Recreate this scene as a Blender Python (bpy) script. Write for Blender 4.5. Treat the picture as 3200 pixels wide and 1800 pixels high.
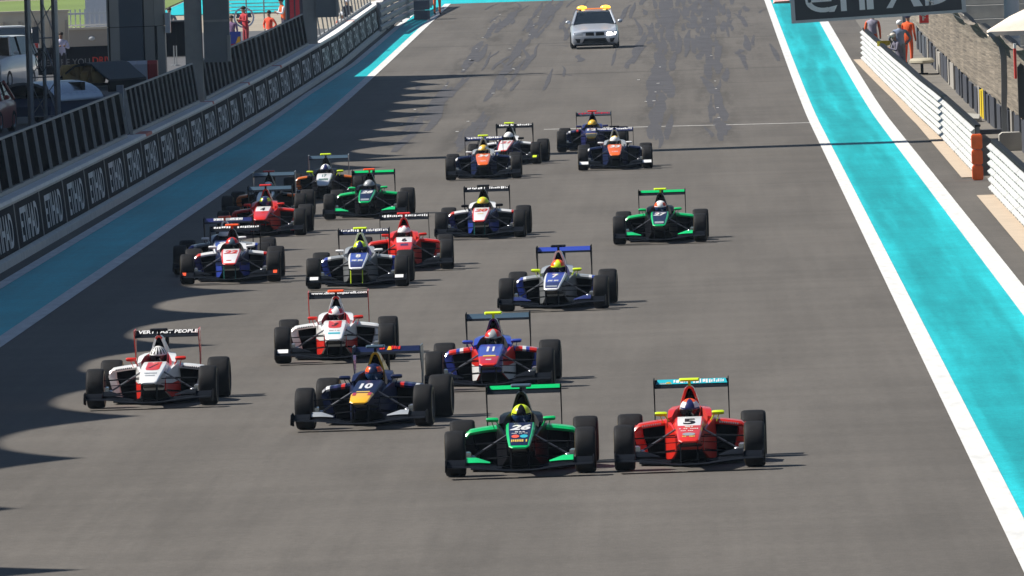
import bpy, bmesh, math, random
from mathutils import Vector, Matrix
random.seed(7)
scene = bpy.context.scene
for o in list(bpy.data.objects): bpy.data.objects.remove(o)
COL = scene.collection
R_ = math.radians
# ------------------------------------------------------------------ camera
FPX, CAMH, VPX, VPY, ROLL = 41000.0, 7.3, 2155.0, -405.0, R_(1.9)
_Y = Vector(((VPX-1600)/FPX, (900-VPY)/FPX, -1)).normalized()
_Z = Vector((-math.sin(ROLL), math.cos(ROLL), 0)); _Z = (_Z - _Z.dot(_Y)*_Y).normalized()
_X = _Y.cross(_Z)
MW = Matrix((_X, _Y, _Z))                       # camera vector -> world vector
cam = bpy.data.cameras.new('camera'); camo = bpy.data.objects.new('camera', cam); COL.objects.link(camo)
cam.sensor_width = 36; cam.lens = 36*FPX/3200; cam.clip_start = 1; cam.clip_end = 6000
camo.matrix_world = Matrix.Translation((0, 0, CAMH)) @ MW.to_4x4()
scene.camera = camo
# ------------------------------------------------------------------ world, sun, exposure
SUN_EL, SUN_BACK = R_(47), R_(5)                # sun stands left of the track, a touch behind the cars
world = bpy.data.worlds.new('World'); scene.world = world; world.use_nodes = True
wn = world.node_tree; wn.nodes.clear()
sky = wn.nodes.new('ShaderNodeTexSky'); sky.sky_type = 'NISHITA'; sky.sun_disc = False
sky.sun_elevation = SUN_EL; sky.sun_rotation = R_(-90)+SUN_BACK; sky.air_density = 1.0; sky.dust_density = 0.4; sky.ozone_density = 2.5
bg = wn.nodes.new('ShaderNodeBackground'); bg.inputs[1].default_value = 0.05
wo = wn.nodes.new('ShaderNodeOutputWorld'); wn.links.new(sky.outputs[0], bg.inputs[0]); wn.links.new(bg.outputs[0], wo.inputs[0])
sl = bpy.data.lights.new('sun', 'SUN'); sl.energy = 5.0; sl.angle = R_(0.53); sl.color = (1, .955, .88)
so = bpy.data.objects.new('sun', sl); COL.objects.link(so)
sd = Vector((math.cos(SUN_EL)*math.cos(SUN_BACK), -math.cos(SUN_EL)*math.sin(SUN_BACK), -math.sin(SUN_EL)))
so.rotation_euler = sd.to_track_quat('-Z', 'Y').to_euler(); so.location = (-60, 200, 60)
vs = scene.view_settings; vs.view_transform = 'Standard'; vs.look = 'None'; vs.exposure = 0.6; vs.gamma = 1
try: vs.use_curve_mapping = False
except Exception: pass
# ------------------------------------------------------------------ pixel -> place helpers
def prof(Y):
    t = max(0.0, Y-370.0); return 0.0075*t*t/(t+60.0)
def ray(x, y):
    w = MW @ Vector(((x-1600)/FPX, (900-y)/FPX, -1)); return w/w.y
def gp(x, y, z=0.0):
    w = ray(x, y); lo, hi = 50.0, 1500.0
    for _ in range(50):
        m = (lo+hi)/2
        if CAMH+w.z*m-prof(m)-z > 0: lo = m
        else: hi = m
    return Vector((w.x*lo, lo, prof(lo)+z))
def at(x, y, Y):
    w = ray(x, y); return Vector((w.x*Y, Y, CAMH+w.z*Y))
def lerp(tab, t):
    if t <= tab[0][0]: return tab[0][1]
    for (a, b), (c, d) in zip(tab, tab[1:]):
        if t <= c: return b+(d-b)*(t-a)/(c-a)
    return tab[-1][1]
# ------------------------------------------------------------------ materials
MATS = {}
def srgb(r, g, b):
    f = lambda c: (c/255/12.92 if c/255 <= .04045 else ((c/255+.055)/1.055)**2.4)
    return (f(r), f(g), f(b))
def mat(name, col, rough=.5, metal=0.0, coat=0.0, var=0.0, scale=8.0, stretch=(1, 1, 1), bump=0.0, emit=None, es=1.0, spec=.5, trans=0.0):
    if name in MATS: return MATS[name]
    m = bpy.data.materials.new(name); m.use_nodes = True; MATS[name] = m
    nt = m.node_tree; b = nt.nodes['Principled BSDF']
    b.inputs['Base Color'].default_value = (*col, 1); b.inputs['Roughness'].default_value = rough
    b.inputs['Metallic'].default_value = metal; b.inputs['Coat Weight'].default_value = coat; b.inputs['Coat Roughness'].default_value = .07
    b.inputs['Specular IOR Level'].default_value = spec
    if emit: b.inputs['Emission Color'].default_value = (*emit, 1); b.inputs['Emission Strength'].default_value = es
    if var or bump:
        tc = nt.nodes.new('ShaderNodeTexCoord'); mp = nt.nodes.new('ShaderNodeMapping'); mp.inputs['Scale'].default_value = stretch
        nz = nt.nodes.new('ShaderNodeTexNoise'); nz.inputs['Scale'].default_value = scale; nz.inputs['Detail'].default_value = 5
        nt.links.new(tc.outputs['Object'], mp.inputs[0]); nt.links.new(mp.outputs[0], nz.inputs[0])
        if var:
            r = nt.nodes.new('ShaderNodeMapRange'); r.inputs[1].default_value = .3; r.inputs[2].default_value = .7
            r.inputs[3].default_value = 1-var; r.inputs[4].default_value = 1+var
            mx = nt.nodes.new('ShaderNodeVectorMath'); mx.operation = 'SCALE'; mx.inputs[0].default_value = col
            nt.links.new(nz.outputs[0], r.inputs[0]); nt.links.new(r.outputs[0], mx.inputs['Scale']); nt.links.new(mx.outputs[0], b.inputs['Base Color'])
        if bump:
            bp = nt.nodes.new('ShaderNodeBump'); bp.inputs['Strength'].default_value = bump; bp.inputs['Distance'].default_value = .01
            nt.links.new(nz.outputs[0], bp.inputs['Height']); nt.links.new(bp.outputs[0], b.inputs['Normal'])
    if trans:
        tr = nt.nodes.new('ShaderNodeBsdfTransparent'); ms = nt.nodes.new('ShaderNodeMixShader'); ms.inputs[0].default_value = trans
        nt.links.new(b.outputs[0], ms.inputs[1]); nt.links.new(tr.outputs[0], ms.inputs[2]); nt.links.new(ms.outputs[0], nt.nodes['Material Output'].inputs[0])
    return m
def paint(name, col): return mat('paint_'+name, col, .36, 0, 0 if max(col) < .1 else .45, spec=.10 if max(col) < .1 else .28)
# ------------------------------------------------------------------ mesh builder
class MB:
    def __init__(s): s.v = []; s.f = []; s.m = []
    def add(s, vs, fs, m=0):
        k = len(s.v); s.v += [tuple(v) for v in vs]
        for i, f in enumerate(fs): s.f.append([k+j for j in f]); s.m.append(m[i] if isinstance(m, list) else m)
        return s
    def box(s, x0, x1, y0, y1, z0, z1, m=0):
        v = [(x, y, z) for z in (z0, z1) for y in (y0, y1) for x in (x0, x1)]
        return s.add(v, [(0, 2, 3, 1), (4, 5, 7, 6), (0, 1, 5, 4), (2, 6, 7, 3), (0, 4, 6, 2), (1, 3, 7, 5)], m)
    def loft(s, rings, m=0, cap=True, mf=None, close=True):
        n = len(rings[0]); k = len(s.v)
        for r in rings: s.v += [tuple(p) for p in r]
        for i in range(len(rings)-1):
            for j in range(n if close else n-1):
                a, b = k+i*n+j, k+i*n+(j+1) % n
                s.f.append([a, b, b+n, a+n]); s.m.append(mf(i, j) if mf else m)
        if cap:
            s.f.append([k+j for j in range(n)][::-1]); s.m.append(mf(0, -1) if mf else m)
            s.f.append([k+(len(rings)-1)*n+j for j in range(n)]); s.m.append(mf(len(rings)-1, -1) if mf else m)
        return s
    def tube(s, a, b, r, m=0, n=6, r2=None):
        a, b = Vector(a), Vector(b); d = (b-a).normalized(); u = d.orthogonal().normalized(); w = d.cross(u); r2 = r if r2 is None else r2
        rg = lambda c, q: [c+q*(math.cos(t*2*math.pi/n)*u+math.sin(t*2*math.pi/n)*w) for t in range(n)]
        return s.loft([rg(a, r), rg(b, r2)], m)
    def prism(s, poly, ax, a, b, m=0):              # poly in the two other axes, extruded along ax
        put = {'x': lambda p, t: (t, p[0], p[1]), 'y': lambda p, t: (p[0], t, p[1]), 'z': lambda p, t: (p[0], p[1], t)}[ax]
        return s.loft([[put(p, a) for p in poly], [put(p, b) for p in poly]], m)
    def lathe_x(s, prof_, n=28, m=0, mf=None, cx=0, cy=0, cz=0):   # profile of (x, r)
        rings = [[(cx+x, cy+r*math.cos(t*2*math.pi/n), cz+r*math.sin(t*2*math.pi/n)) for t in range(n)] for x, r in prof_]
        return s.loft(rings, m, cap=False, mf=mf)
    def ball(s, c, r, m=0, nu=16, nv=10, mf=None):
        rings = []
        for i in range(nv+1):
            ph = -math.pi/2+math.pi*i/nv; q = max(math.cos(ph), .02)
            rings.append([(c[0]+r[0]*q*math.cos(2*math.pi*j/nu), c[1]+r[1]*q*math.sin(2*math.pi*j/nu), c[2]+r[2]*math.sin(ph)) for j in range(nu)])
        return s.loft(rings, m, mf=mf)
    def mesh(s, name, nm=None, angle=38):
        me = bpy.data.meshes.new(name); me.from_pydata(s.v, [], s.f)
        bm = bmesh.new(); bm.from_mesh(me); bm.faces.ensure_lookup_table()
        for f, i in zip(bm.faces, s.m): f.material_index = i
        bmesh.ops.recalc_face_normals(bm, faces=bm.faces); bm.to_mesh(me); bm.free()
        for i in range(nm if nm else max(s.m)+1): me.materials.append(None)
        me.polygons.foreach_set('use_smooth', [True]*len(me.polygons)); me.set_sharp_from_angle(angle=R_(angle)); me.update()
        return me
    def build(s, name, mats, parent=None, loc=None, angle=38):
        return obj(name, s.mesh(name, len(mats) if isinstance(mats, (list, tuple)) else 1, angle), mats, parent, loc)
def obj(name, me, mats, parent=None, loc=None, rz=0):
    o = bpy.data.objects.new(name, me); COL.objects.link(o)
    if not isinstance(mats, (list, tuple)): mats = [mats]
    for i, m in enumerate(mats):
        if i < len(o.material_slots): o.material_slots[i].link = 'OBJECT'; o.material_slots[i].material = m
    if parent: o.parent = parent
    if loc is not None: o.location = loc
    if rz: o.rotation_euler = (0, 0, rz)
    return o
def tag(o, label, cat, group=None):
    o['label'] = label; o['category'] = cat
    if group: o['group'] = group
    return o
def thing(name, label, cat, loc=(0, 0, 0), rz=0, group=None):
    o = bpy.data.objects.new(name, None); COL.objects.link(o); o.empty_display_size = .2
    o.location = loc; o.rotation_euler = (0, 0, rz)
    return tag(o, label, cat, group)
def struct(o, kind='structure'): o['kind'] = kind; return o
def text_mb(body, fn, bold=.0, shear=0.0, fit=None, res=3, spacing=1.0):
    """text as mesh, fitted to fit=(u0,u1,v0,v1), each vertex sent through fn(u,v)"""
    cu = bpy.data.curves.new('t', 'FONT'); cu.body = body; cu.size = 1; cu.offset = bold; cu.shear = shear; cu.resolution_u = res; cu.space_character = spacing
    o = bpy.data.objects.new('t', cu); COL.objects.link(o); bpy.context.view_layer.update()
    me = bpy.data.meshes.new_from_object(o.evaluated_get(bpy.context.evaluated_depsgraph_get()))
    bpy.data.objects.remove(o); bpy.data.curves.remove(cu)
    us = [v.co.x for v in me.vertices]; vs_ = [v.co.y for v in me.vertices]
    a, b, c, d = min(us), max(us), min(vs_), max(vs_)
    mb = MB()
    mb.add([fn(fit[0]+(v.co.x-a)/(b-a)*(fit[1]-fit[0]), fit[2]+(v.co.y-c)/(d-c)*(fit[3]-fit[2])) for v in me.vertices], [list(p.vertices) for p in me.polygons])
    bpy.data.meshes.remove(me); return mb
# ------------------------------------------------------------------ common materials
M_white = mat('white_line_paint', (.60, .60, .585), .7, var=.13, scale=5, stretch=(1, .15, 1), spec=.1)
M_teal = None
M_black = mat('matt_black', (.010, .011, .013), .6, spec=.15)
M_carbon = mat('carbon_fibre', (.006, .0075, .011), .6, 0, .0, spec=.03)
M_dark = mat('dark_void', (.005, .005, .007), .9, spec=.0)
M_tyre = mat('tyre_rubber', (.013, .013, .0145), .68, var=.12, scale=14, spec=.14)
M_rim = mat('rim_metal', (.10, .10, .11), .4, .8)
M_conc = mat('concrete', (.36, .35, .32), .85, var=.10, scale=3, bump=.1, spec=.15)
M_steel = mat('galvanised_steel', (.32, .34, .36), .45, .7, var=.08, scale=5)
M_grey = mat('grey_paint', (.20, .215, .23), .6, var=.06, scale=4, spec=.2)
M_sand = mat('sand_concrete', (.46, .37, .28), .85, var=.10, scale=2.5)
M_glass = mat('dark_glass', (.012, .018, .024), .06, spec=.8)

def surf_mat(name, kind):
    """asphalt / teal runoff: base colour, grain, rubber marks (all from world position)"""
    m = bpy.data.materials.new(name); m.use_nodes = True; nt = m.node_tree; N = nt.nodes; L = nt.links; b = N['Principled BSDF']
    geo = N.new('ShaderNodeNewGeometry'); sp = N.new('ShaderNodeSeparateXYZ'); L.new(geo.outputs['Position'], sp.inputs[0])
    def noise(scale, st, det=4, rough=.55, w=0):
        mp = N.new('ShaderNodeMapping'); mp.inputs['Scale'].default_value = st; mp.inputs['Location'].default_value = (w, w*1.7, 0); L.new(geo.outputs['Position'], mp.inputs[0])
        n = N.new('ShaderNodeTexNoise'); n.inputs['Scale'].default_value = scale; n.inputs['Detail'].default_value = det; n.inputs['Roughness'].default_value = rough
        L.new(mp.outputs[0], n.inputs[0]); return n.outputs[0]
    def rng(v, a, c, lo, hi, smooth=True):
        r = N.new('ShaderNodeMapRange'); r.interpolation_type = 'SMOOTHSTEP' if smooth else 'LINEAR'
        for i, q in enumerate((a, c, lo, hi)): r.inputs[i+1].default_value = q
        L.new(v, r.inputs[0]); return r.outputs[0]
    def mul(a, c, op='MULTIPLY'):
        q = N.new('ShaderNodeMath'); q.operation = op
        for i, x in enumerate((a, c)):
            if isinstance(x, (int, float)): q.inputs[i].default_value = x
            else: L.new(x, q.inputs[i])
        return q.outputs[0]
    def band(v, c, w, soft):                          # 1 inside |v-c|<w
        d = mul(mul(v, c, 'SUBTRACT'), 0, 'ADD'); q = N.new('ShaderNodeMath'); q.operation = 'ABSOLUTE'; L.new(d, q.inputs[0])
        return rng(q.outputs[0], w, w+soft, 1, 0)
    X, Yc = sp.outputs[0], sp.outputs[1]
    big = noise(1.0, (.55, .045, 1), 4); fine = noise(60, (1, .25, 1), 2); streak = noise(1.0, (5.0, .03, 1), 3, w=9)
    f = mul(rng(big, .3, .7, .90, 1.10), rng(fine, .2, .8, .84, 1.16)); f = mul(f, rng(streak, .3, .72, .965, 1.03)); f = mul(f, rng(noise(1.0, (.12, .5, 1), 3, w=17), .3, .7, .95, 1.05)); f = mul(f, rng(noise(9.0, (1, .5, 1), 3, w=23), .25, .75, .92, 1.08))
    col = N.new('ShaderNodeVectorMath'); col.operation = 'SCALE'
    if kind == 'asphalt':
        col.inputs[0].default_value = (.113, .103, .092)
        # rubber laid down at the start slots and on the racing lines
        blot = noise(1.0, (1.5, .06, 1), 6, .65, 3); blot2 = noise(1.0, (2.6, .11, 1), 5, .6, 31)
        lanes = mul(mul(band(X, -1.15, .35, .55), band(X, .55, .35, .5), 'MAXIMUM'), mul(band(X, -8.3, .35, .5), band(X, -6.6, .3, .5), 'MAXIMUM'), 'MAXIMUM')
        far = mul(rng(Yc, 330, 370, 0, 1), rng(Yc, 640, 700, 1, 0))
        rub = mul(mul(lanes, rng(blot, .44, .60, 0, 1)), far)
        wide = mul(mul(band(X, -.3, 2.2, 1.4), rng(blot2, .53, .63, 0, .75)), rng(Yc, 430, 500, 0, 1))
        rub = mul(rub, wide, 'MAXIMUM')
        near = mul(mul(band(X, -5.0, 2.6, 2.0), rng(blot, .50, .66, 0, .35)), rng(Yc, 150, 260, 1, .2))
        rub = mul(rub, near, 'MAXIMUM')
        f = mul(f, rng(rub, 0, 1, 1, .74, False))
        for yy, ww, dk in ((214, .05, .93), (255, .12, .86), (304, .12, .84), (398, .1, .85), (434, .25, .82), (456, .5, .78), (470, .3, .85), (512, .5, .78), (540, .4, .84), (575, .4, .82)):  # dark tar seams, and one faint beam shadow put into the colour
            f = mul(f, rng(band(mul(Yc, mul(noise(1, (.3, 0, 0), 2, w=yy), .8), 'ADD'), yy, ww, ww*.8), 0, 1, 1, dk, False))
        vo = N.new('ShaderNodeTexVoronoi'); vo.inputs['Scale'].default_value = 3.2; L.new(geo.outputs['Position'], vo.inputs[0])
        f = mul(f, rng(vo.outputs['Distance'], .02, .035, 2.4, 1))
    else:
        col.inputs[0].default_value = (.018, .42, .465)
        tr = noise(1.0, (1.6, .03, 1), 5, .6, 5)
        f = mul(f, rng(mul(tr, band(X, 4.2, .45, .5)), .25, .55, 1, .68)); f = mul(f, rng(noise(1.0, (1.6, .035, 1), 5, .6, 41), .35, .65, .90, 1.05)); f = mul(f, rng(noise(7.0, (1, .3, 1), 4, .6, 51), .3, .7, .95, 1.04))
    L.new(f, col.inputs['Scale']); L.new(col.outputs[0], b.inputs['Base Color'])
    b.inputs['Roughness'].default_value = .72 if kind == 'asphalt' else .55; b.inputs['Specular IOR Level'].default_value = .08
    bp = N.new('ShaderNodeBump'); bp.inputs['Strength'].default_value = .25; bp.inputs['Distance'].default_value = .004; L.new(fine, bp.inputs['Height']); L.new(bp.outputs[0], b.inputs['Normal'])
    return m
M_asph = surf_mat('track_asphalt', 'asphalt'); M_teal = surf_mat('teal_runoff_paint', 'teal')
# ================================================================== SETTING
def ysteps(y0, y1, st=6.0):
    n = max(1, int(math.ceil((y1-y0)/st))); return [y0+(y1-y0)*i/n for i in range(n+1)]
def strip(name, xl, xr, y0, y1, dz, m, st=6.0, thick=0.0):
    fl = xl if callable(xl) else (lambda Y: xl); fr = xr if callable(xr) else (lambda Y: xr)
    mb = MB(); ys = ysteps(y0, y1, st); v = []
    for Y in ys: v += [(fl(Y), Y, prof(Y)+dz), (fr(Y), Y, prof(Y)+dz)]
    mb.add(v, [(2*i, 2*i+1, 2*i+3, 2*i+2) for i in range(len(ys)-1)])
    if thick:
        k = len(mb.v); mb.add([(x, y, z-thick) for x, y, z in v], [])
        for i in range(len(ys)-1): mb.f += [[2*i, 2*i+2, k+2*i+2, k+2*i], [2*i+1, k+2*i+1, k+2*i+3, 2*i+3]]; mb.m += [0, 0]
        mb.f.append([0, k, k+1, 1]); mb.m.append(0)
    return struct(mb.build(name, m))
# bare ground under everything, reaching the horizon
mb = MB(); ys = [-200, 0, 120]+ysteps(200, 900, 10)+[1200, 2500, 5000]; v = []
for Y in ys: v += [(-2500, Y, prof(min(Y, 900))-.03), (2500, Y, prof(min(Y, 900))-.03)]
mb.add(v, [(2*i, 2*i+1, 2*i+3, 2*i+2) for i in range(len(ys)-1)])
struct(mb.build('ground', mat('sandy_ground', (.30, .26, .20), .9, var=.12, scale=.3)))
strip('track', -13.75, 6.6, 60, 640, 0, M_asph)
strip('pit_lane', -60, -13.75, 60, 560, -.004, mat('pit_lane_asphalt', (.085, .085, .088), .75, var=.12, scale=.7))
strip('walkway', 6.6, 40, 60, 620, -.004, mat('walkway_concrete', (.15, .135, .115), .85, var=.22, scale=1.2))
# far end: teal runoff across the road beyond the last corner
strip('runoff', -13, 40, 612, 700, .004, M_teal)
strip('runoff', -25, -19.3, 606, 700, .006, M_teal)
# left side: white edge line, teal band, inner white line
W2 = lambda Y: lerp([(60, -12.96), (380, -12.97), (437, -12.85), (485, -12.5), (535, -12.5), (640, -12.5)], Y)
strip('edge_line', -11.62, -11.33, 60, 612, .012, M_white)
strip('teal_band', lambda Y: W2(Y)-.12, -11.5, 60, 612, .006, M_teal)
strip('edge_line', lambda Y: W2(Y)-.24, lambda Y: W2(Y), 60, 612, .014, M_white)
# right side
strip('edge_line', 3.18, 3.46, 60, 612, .012, M_white)
strip('teal_band', 3.3, 5.25, 60, 612, .006, M_teal)
strip('edge_line', 5.10, 5.47, 60, 612, .014, M_white)
SAND = lambda Y: lerp([(60, 5.9), (244, 5.97), (300, 6.03), (366, 6.09), (400, 6.0), (463, 5.55)], Y)
strip('verge', SAND, 6.5, 60, 286, .02, M_sand, 3)
strip('verge', SAND, 6.5, 302.5, 463, .02, M_sand, 3)
# painted start line and slot marks on the grid
M_faint = mat('worn_white_paint', (.50, .49, .47), .7, var=.35, scale=6)
mb = MB()
a, b = gp(1700, 404), gp(2520, 384); mb.add([(a.x, a.y-.25, .006), (3.2, b.y-.25, .006), (3.2, b.y+.25, .006), (a.x, a.y+.25, .006)], [(0, 1, 2, 3)])
struct(mb.build('start_line', M_faint))
for (x, y) in [(1448, 219), (1468, 187), (1508, 118), (1526, 89), (1545, 64), (1562, 46), (1488, 152), (1394, 269), (1607, 217), (1624, 179), (1655, 109), (1668, 80), (1682, 52), (1593, 152), (1603, 215), (1296, 343), (1254, 389), (1540, 292), (1428, 412), (1462, 380), (2056, 261), (2048, 288), (2043, 316), (2234, 254), (2237, 278), (2242, 337), (2246, 368), (1995, 250), (2018, 318), (2212, 60), (2222, 175), (2062, 210)]:
    p = gp(x, y); mb = MB(); q = .03+.02*random.random()
    mb.prism([(-q, -.35), (q, -.35), (q*1.2, .35), (-q*.8, .35)], 'z', .004, .012)
    struct(mb.build('slot_mark', M_faint, loc=p))
# ------------------------------------------------------------------ left pit wall
WB = lambda Y: lerp([(60, -13.55), (390, -13.5), (418, -13.32), (482, -12.95), (520, -12.98), (580, -12.95)], Y)   # foot of the wall
pw = thing('pit_wall', 'long low concrete pit wall carrying black advertising panels', 'wall', (-13.55, 230, 0))
def wall_seg(y0, y1, pts, st=8):                        # ring pts (dx from WB, z)
    return [[(WB(Y)+dx-pw.location.x, Y-pw.location.y, prof(Y)+z) for dx, z in pts] for Y in ysteps(y0, y1, st)]
MB().loft(wall_seg(180, 560, [(.02, -.05), (.0, .15), (-.10, .2), (-.19, 1.1), (-.19, 1.17), (-.55, 1.17), (-.55, -.05)])).build('concrete_core', mat('wall_concrete', (.55, .53, .49), .8, var=.1, scale=2), pw)
M_cap = mat('pale_wall_cap', (.78, .74, .70), .8, var=.08, scale=2)
M_red = mat('faded_red_paint', (.55, .13, .09), .7)
for i in range(36):
    y0 = 190+10*i
    if i in (13, 18): pass
    MB().loft(wall_seg(y0+.03, y0+9.97, [(-.14, 1.172), (-.16, 1.24), (-.56, 1.24), (-.58, 1.172)], 5)).build('cap_stone', M_cap, pw)
for (ya, yb) in ((324.5, 328), (369.6, 370.6), (398, 399), (424, 425.2), (505, 506)):
    MB().loft(wall_seg(ya, yb, [(-.135, 1.17), (-.155, 1.244), (-.565, 1.244), (-.58, 1.17)], 5)).build('red_cap_mark', M_red, pw)
M_panel = mat('black_hoarding', (.020, .021, .026), .8, var=.1, scale=1.5, spec=.03)
M_letter = mat('hoarding_letter_grey', (.62, .62, .61), .7, spec=.1)
M_joint = mat('panel_joint_grey', (.16, .17, .18), .5)
def on_wall(Y, z, off=.012):                           # battered front face
    return (WB(Y)-.10-.1*(z-.2)+off-pw.location.x, Y-pw.location.y, prof(Y)+z)
PY = [241.0+10.05*i for i in range(-5, 32)]
for i, y0 in enumerate(PY):
    if y0 > 535: break
    y1 = y0+10.05; mb = MB()
    rings = [[on_wall(Y, .205, .0), on_wall(Y, .205, .022), on_wall(Y, 1.10, .022), on_wall(Y, 1.10, .0)] for Y in (y0+.06, (y0+y1)/2, y1-.06)]
    mb.loft(rings).build('ad_panel', M_panel, pw)
    MB().loft([[on_wall(Y, .21, .0), on_wall(Y, .21, .034), on_wall(Y, 1.11, .034), on_wall(Y, 1.11, .0)] for Y in (y1-.12, y1+.12)]).build('panel_joint', M_joint, pw)
    text_mb('ETIHAD', lambda u, v: on_wall(u, v, .027), bold=.02, fit=(y0+1.9, y1-1.3, .30, .985)).build('lettering', M_letter, pw, angle=180)
# far continuation: grey steel barrier curving to the end of the pit exit
fb = thing('steel_barrier', 'grey corrugated steel barrier beyond the end of the pit wall', 'barrier', (-12.9, 545, prof(545)))
M_bar = mat('grey_barrier', (.20, .215, .24), .5, .3, var=.08, scale=3)
FB = lambda Y: lerp([(540, -12.98), (560, -12.75), (585, -12.3), (606, -11.9)], Y)
for k in range(4):
    rg = []
    for Y in ysteps(541, 604, 5):
        z = prof(Y)+.12+.3*k; x = FB(Y)
        rg.append([(x+.0-fb.location.x, Y-545, z-fb.location.z), (x+.07+12.9-12.9-fb.location.x, Y-545, z+.07-fb.location.z), (x+.07-fb.location.x, Y-545, z+.2-fb.location.z), (x-fb.location.x, Y-545, z+.27-fb.location.z), (x-.05-fb.location.x, Y-545, z+.13-fb.location.z)])
    MB().loft(rg).build('rail', M_bar, fb)
for i in range(8):
    Y = 543+8.5*i; MB().box(FB(Y)-.2-fb.location.x, FB(Y)-.06-fb.location.x, Y-545-.06, Y-545+.06, prof(Y)-fb.location.z, prof(Y)+1.32-fb.location.z).build('post', M_bar, fb)
p = gp(1318, 62); eb = thing('barrier_end_block', 'tall dark blue-grey padded block closing the far end of the barrier', 'barrier', p)
for i in range(3): MB().prism([(-.32, -.6), (.28, -.65), (.36, -.55), (.36, .55), (.28, .65), (-.32, .6)], 'z', .02+.42*i, .42*i+.41).build('block', mat('navy_block', (.055, .065, .10), .6), eb)
# ------------------------------------------------------------------ fence on the pit wall (posts lean away from the track)
M_post = mat('fence_post_grey', (.30, .31, .31), .6, 0, var=.08, spec=.2)
M_pane = mat('tinted_pane', (.006, .008, .010), .6, spec=.0, trans=.15)
def fence(label, y0, y1, zt, step, xo=-.46, pane=True, pw_=.05, top=True):
    f = thing('pit_wall_fence', label, 'fence', (WB(y0)+xo, y0, prof(y0)+1.24), group='tinted fence bays on the pit wall')
    L0 = f.location; n = int(round((y1-y0)/step))
    pos = lambda Y, z, dx=0: (WB(Y)+xo-.15*(z-1.24)/1.1+dx-L0.x, Y-L0.y, prof(Y)+z-L0.z)
    def bar(name, Ya, Yb, za, zb, w, m):
        MB().loft([[pos(Ya, za, -w), pos(Ya, za, w), pos(Ya, zb, w), pos(Ya, zb, -w)], [pos(Yb, za, -w), pos(Yb, za, w), pos(Yb, zb, w), pos(Yb, zb, -w)]]).build(name, m, f)
    bar('bottom_rail', y0, y1, 1.245, 1.33, .04, M_post); top and bar('top_rail', y0, y1, zt-.04, zt, .025, M_post)
    for i in range(n+1):
        Y = y0+(y1-y0)*i/n; bar('post', Y-.04, Y+.04, 1.33, zt-.04, pw_, M_post)
        if i < n and pane: bar('pane', Y+.06, Y+(y1-y0)/n-.06, 1.345, zt-.05, .008, M_pane)
    return f
fence('fence bay with dark tinted panes nearest the left edge of the picture', 232, 320.2, 2.36, 4.2, pw_=.075)
fence('fence bay between the flat grey post and the concrete post with a box', 323.5, 367.5, 2.38, 2.75)
fence('fence bay just past the concrete post, below the red team people', 372.5, 415, 2.38, 3.2)
fence('fence bay leading up to the farther concrete post', 415.5, 458.5, 2.36, 3.6)
fence('farthest fence bay, by the helmeted marshals', 463, 545, 2.3, 4.6, pane=False, pw_=.025, top=False)
# grey flat post and two concrete posts with boxes standing on the wall line
def wall_post(label, px, ytop, ybot, w, Y, box=None, m=M_conc, ht=5.2):
    a = at(px, ybot, Y); t = thing('wall_post', label, 'post', (a.x, Y, prof(Y)))
    MB().prism([(-w, -.2), (w, -.2), (w, .2), (-w, .2)], 'z', -.02, ht).build('shaft', m, t)
    MB().box(-w-.03, w+.03, -.23, .23, 0, .1).build('foot', m, t)
    if box:
        x0, x1, yt, yb = box; A = at(x0, yb, Y-.1); B = at(x1, yt, Y-.1)
        bx = (A.x-a.x, B.x-a.x, A.z-prof(Y), B.z-prof(Y))
        MB().box(bx[0], bx[1], -.3, .15, bx[2], bx[3]+1.2).build('equipment_box', mat('box_grey', (.17, .185, .19), .55, var=.08, scale=2), t)
        MB().box(bx[1]-.07, bx[1]+.02, -.34, .1, bx[2]+.02, bx[2]+.75).build('box_edge', m, t)
        MB().box(bx[0], bx[1], -.32, .17, bx[3]-.06, bx[3]+.0).build('box_rim', m, t)
    return t
wall_post('flat blue-grey post standing between two fence bays on the pit wall', 380, 275, 425, .08, 322, m=mat('slate_post', (.17, .20, .25), .6, spec=.2), ht=2.5)
wall_post('concrete post with a large grey box, above the black hoarding', 612, 60, 320, .24, 370, (640, 716, 60, 195))
wall_post('farther concrete post with a grey box, next to the helmeted marshals', 972, 0, 150, .24, 461, (988, 1055, -20, 55))
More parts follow.
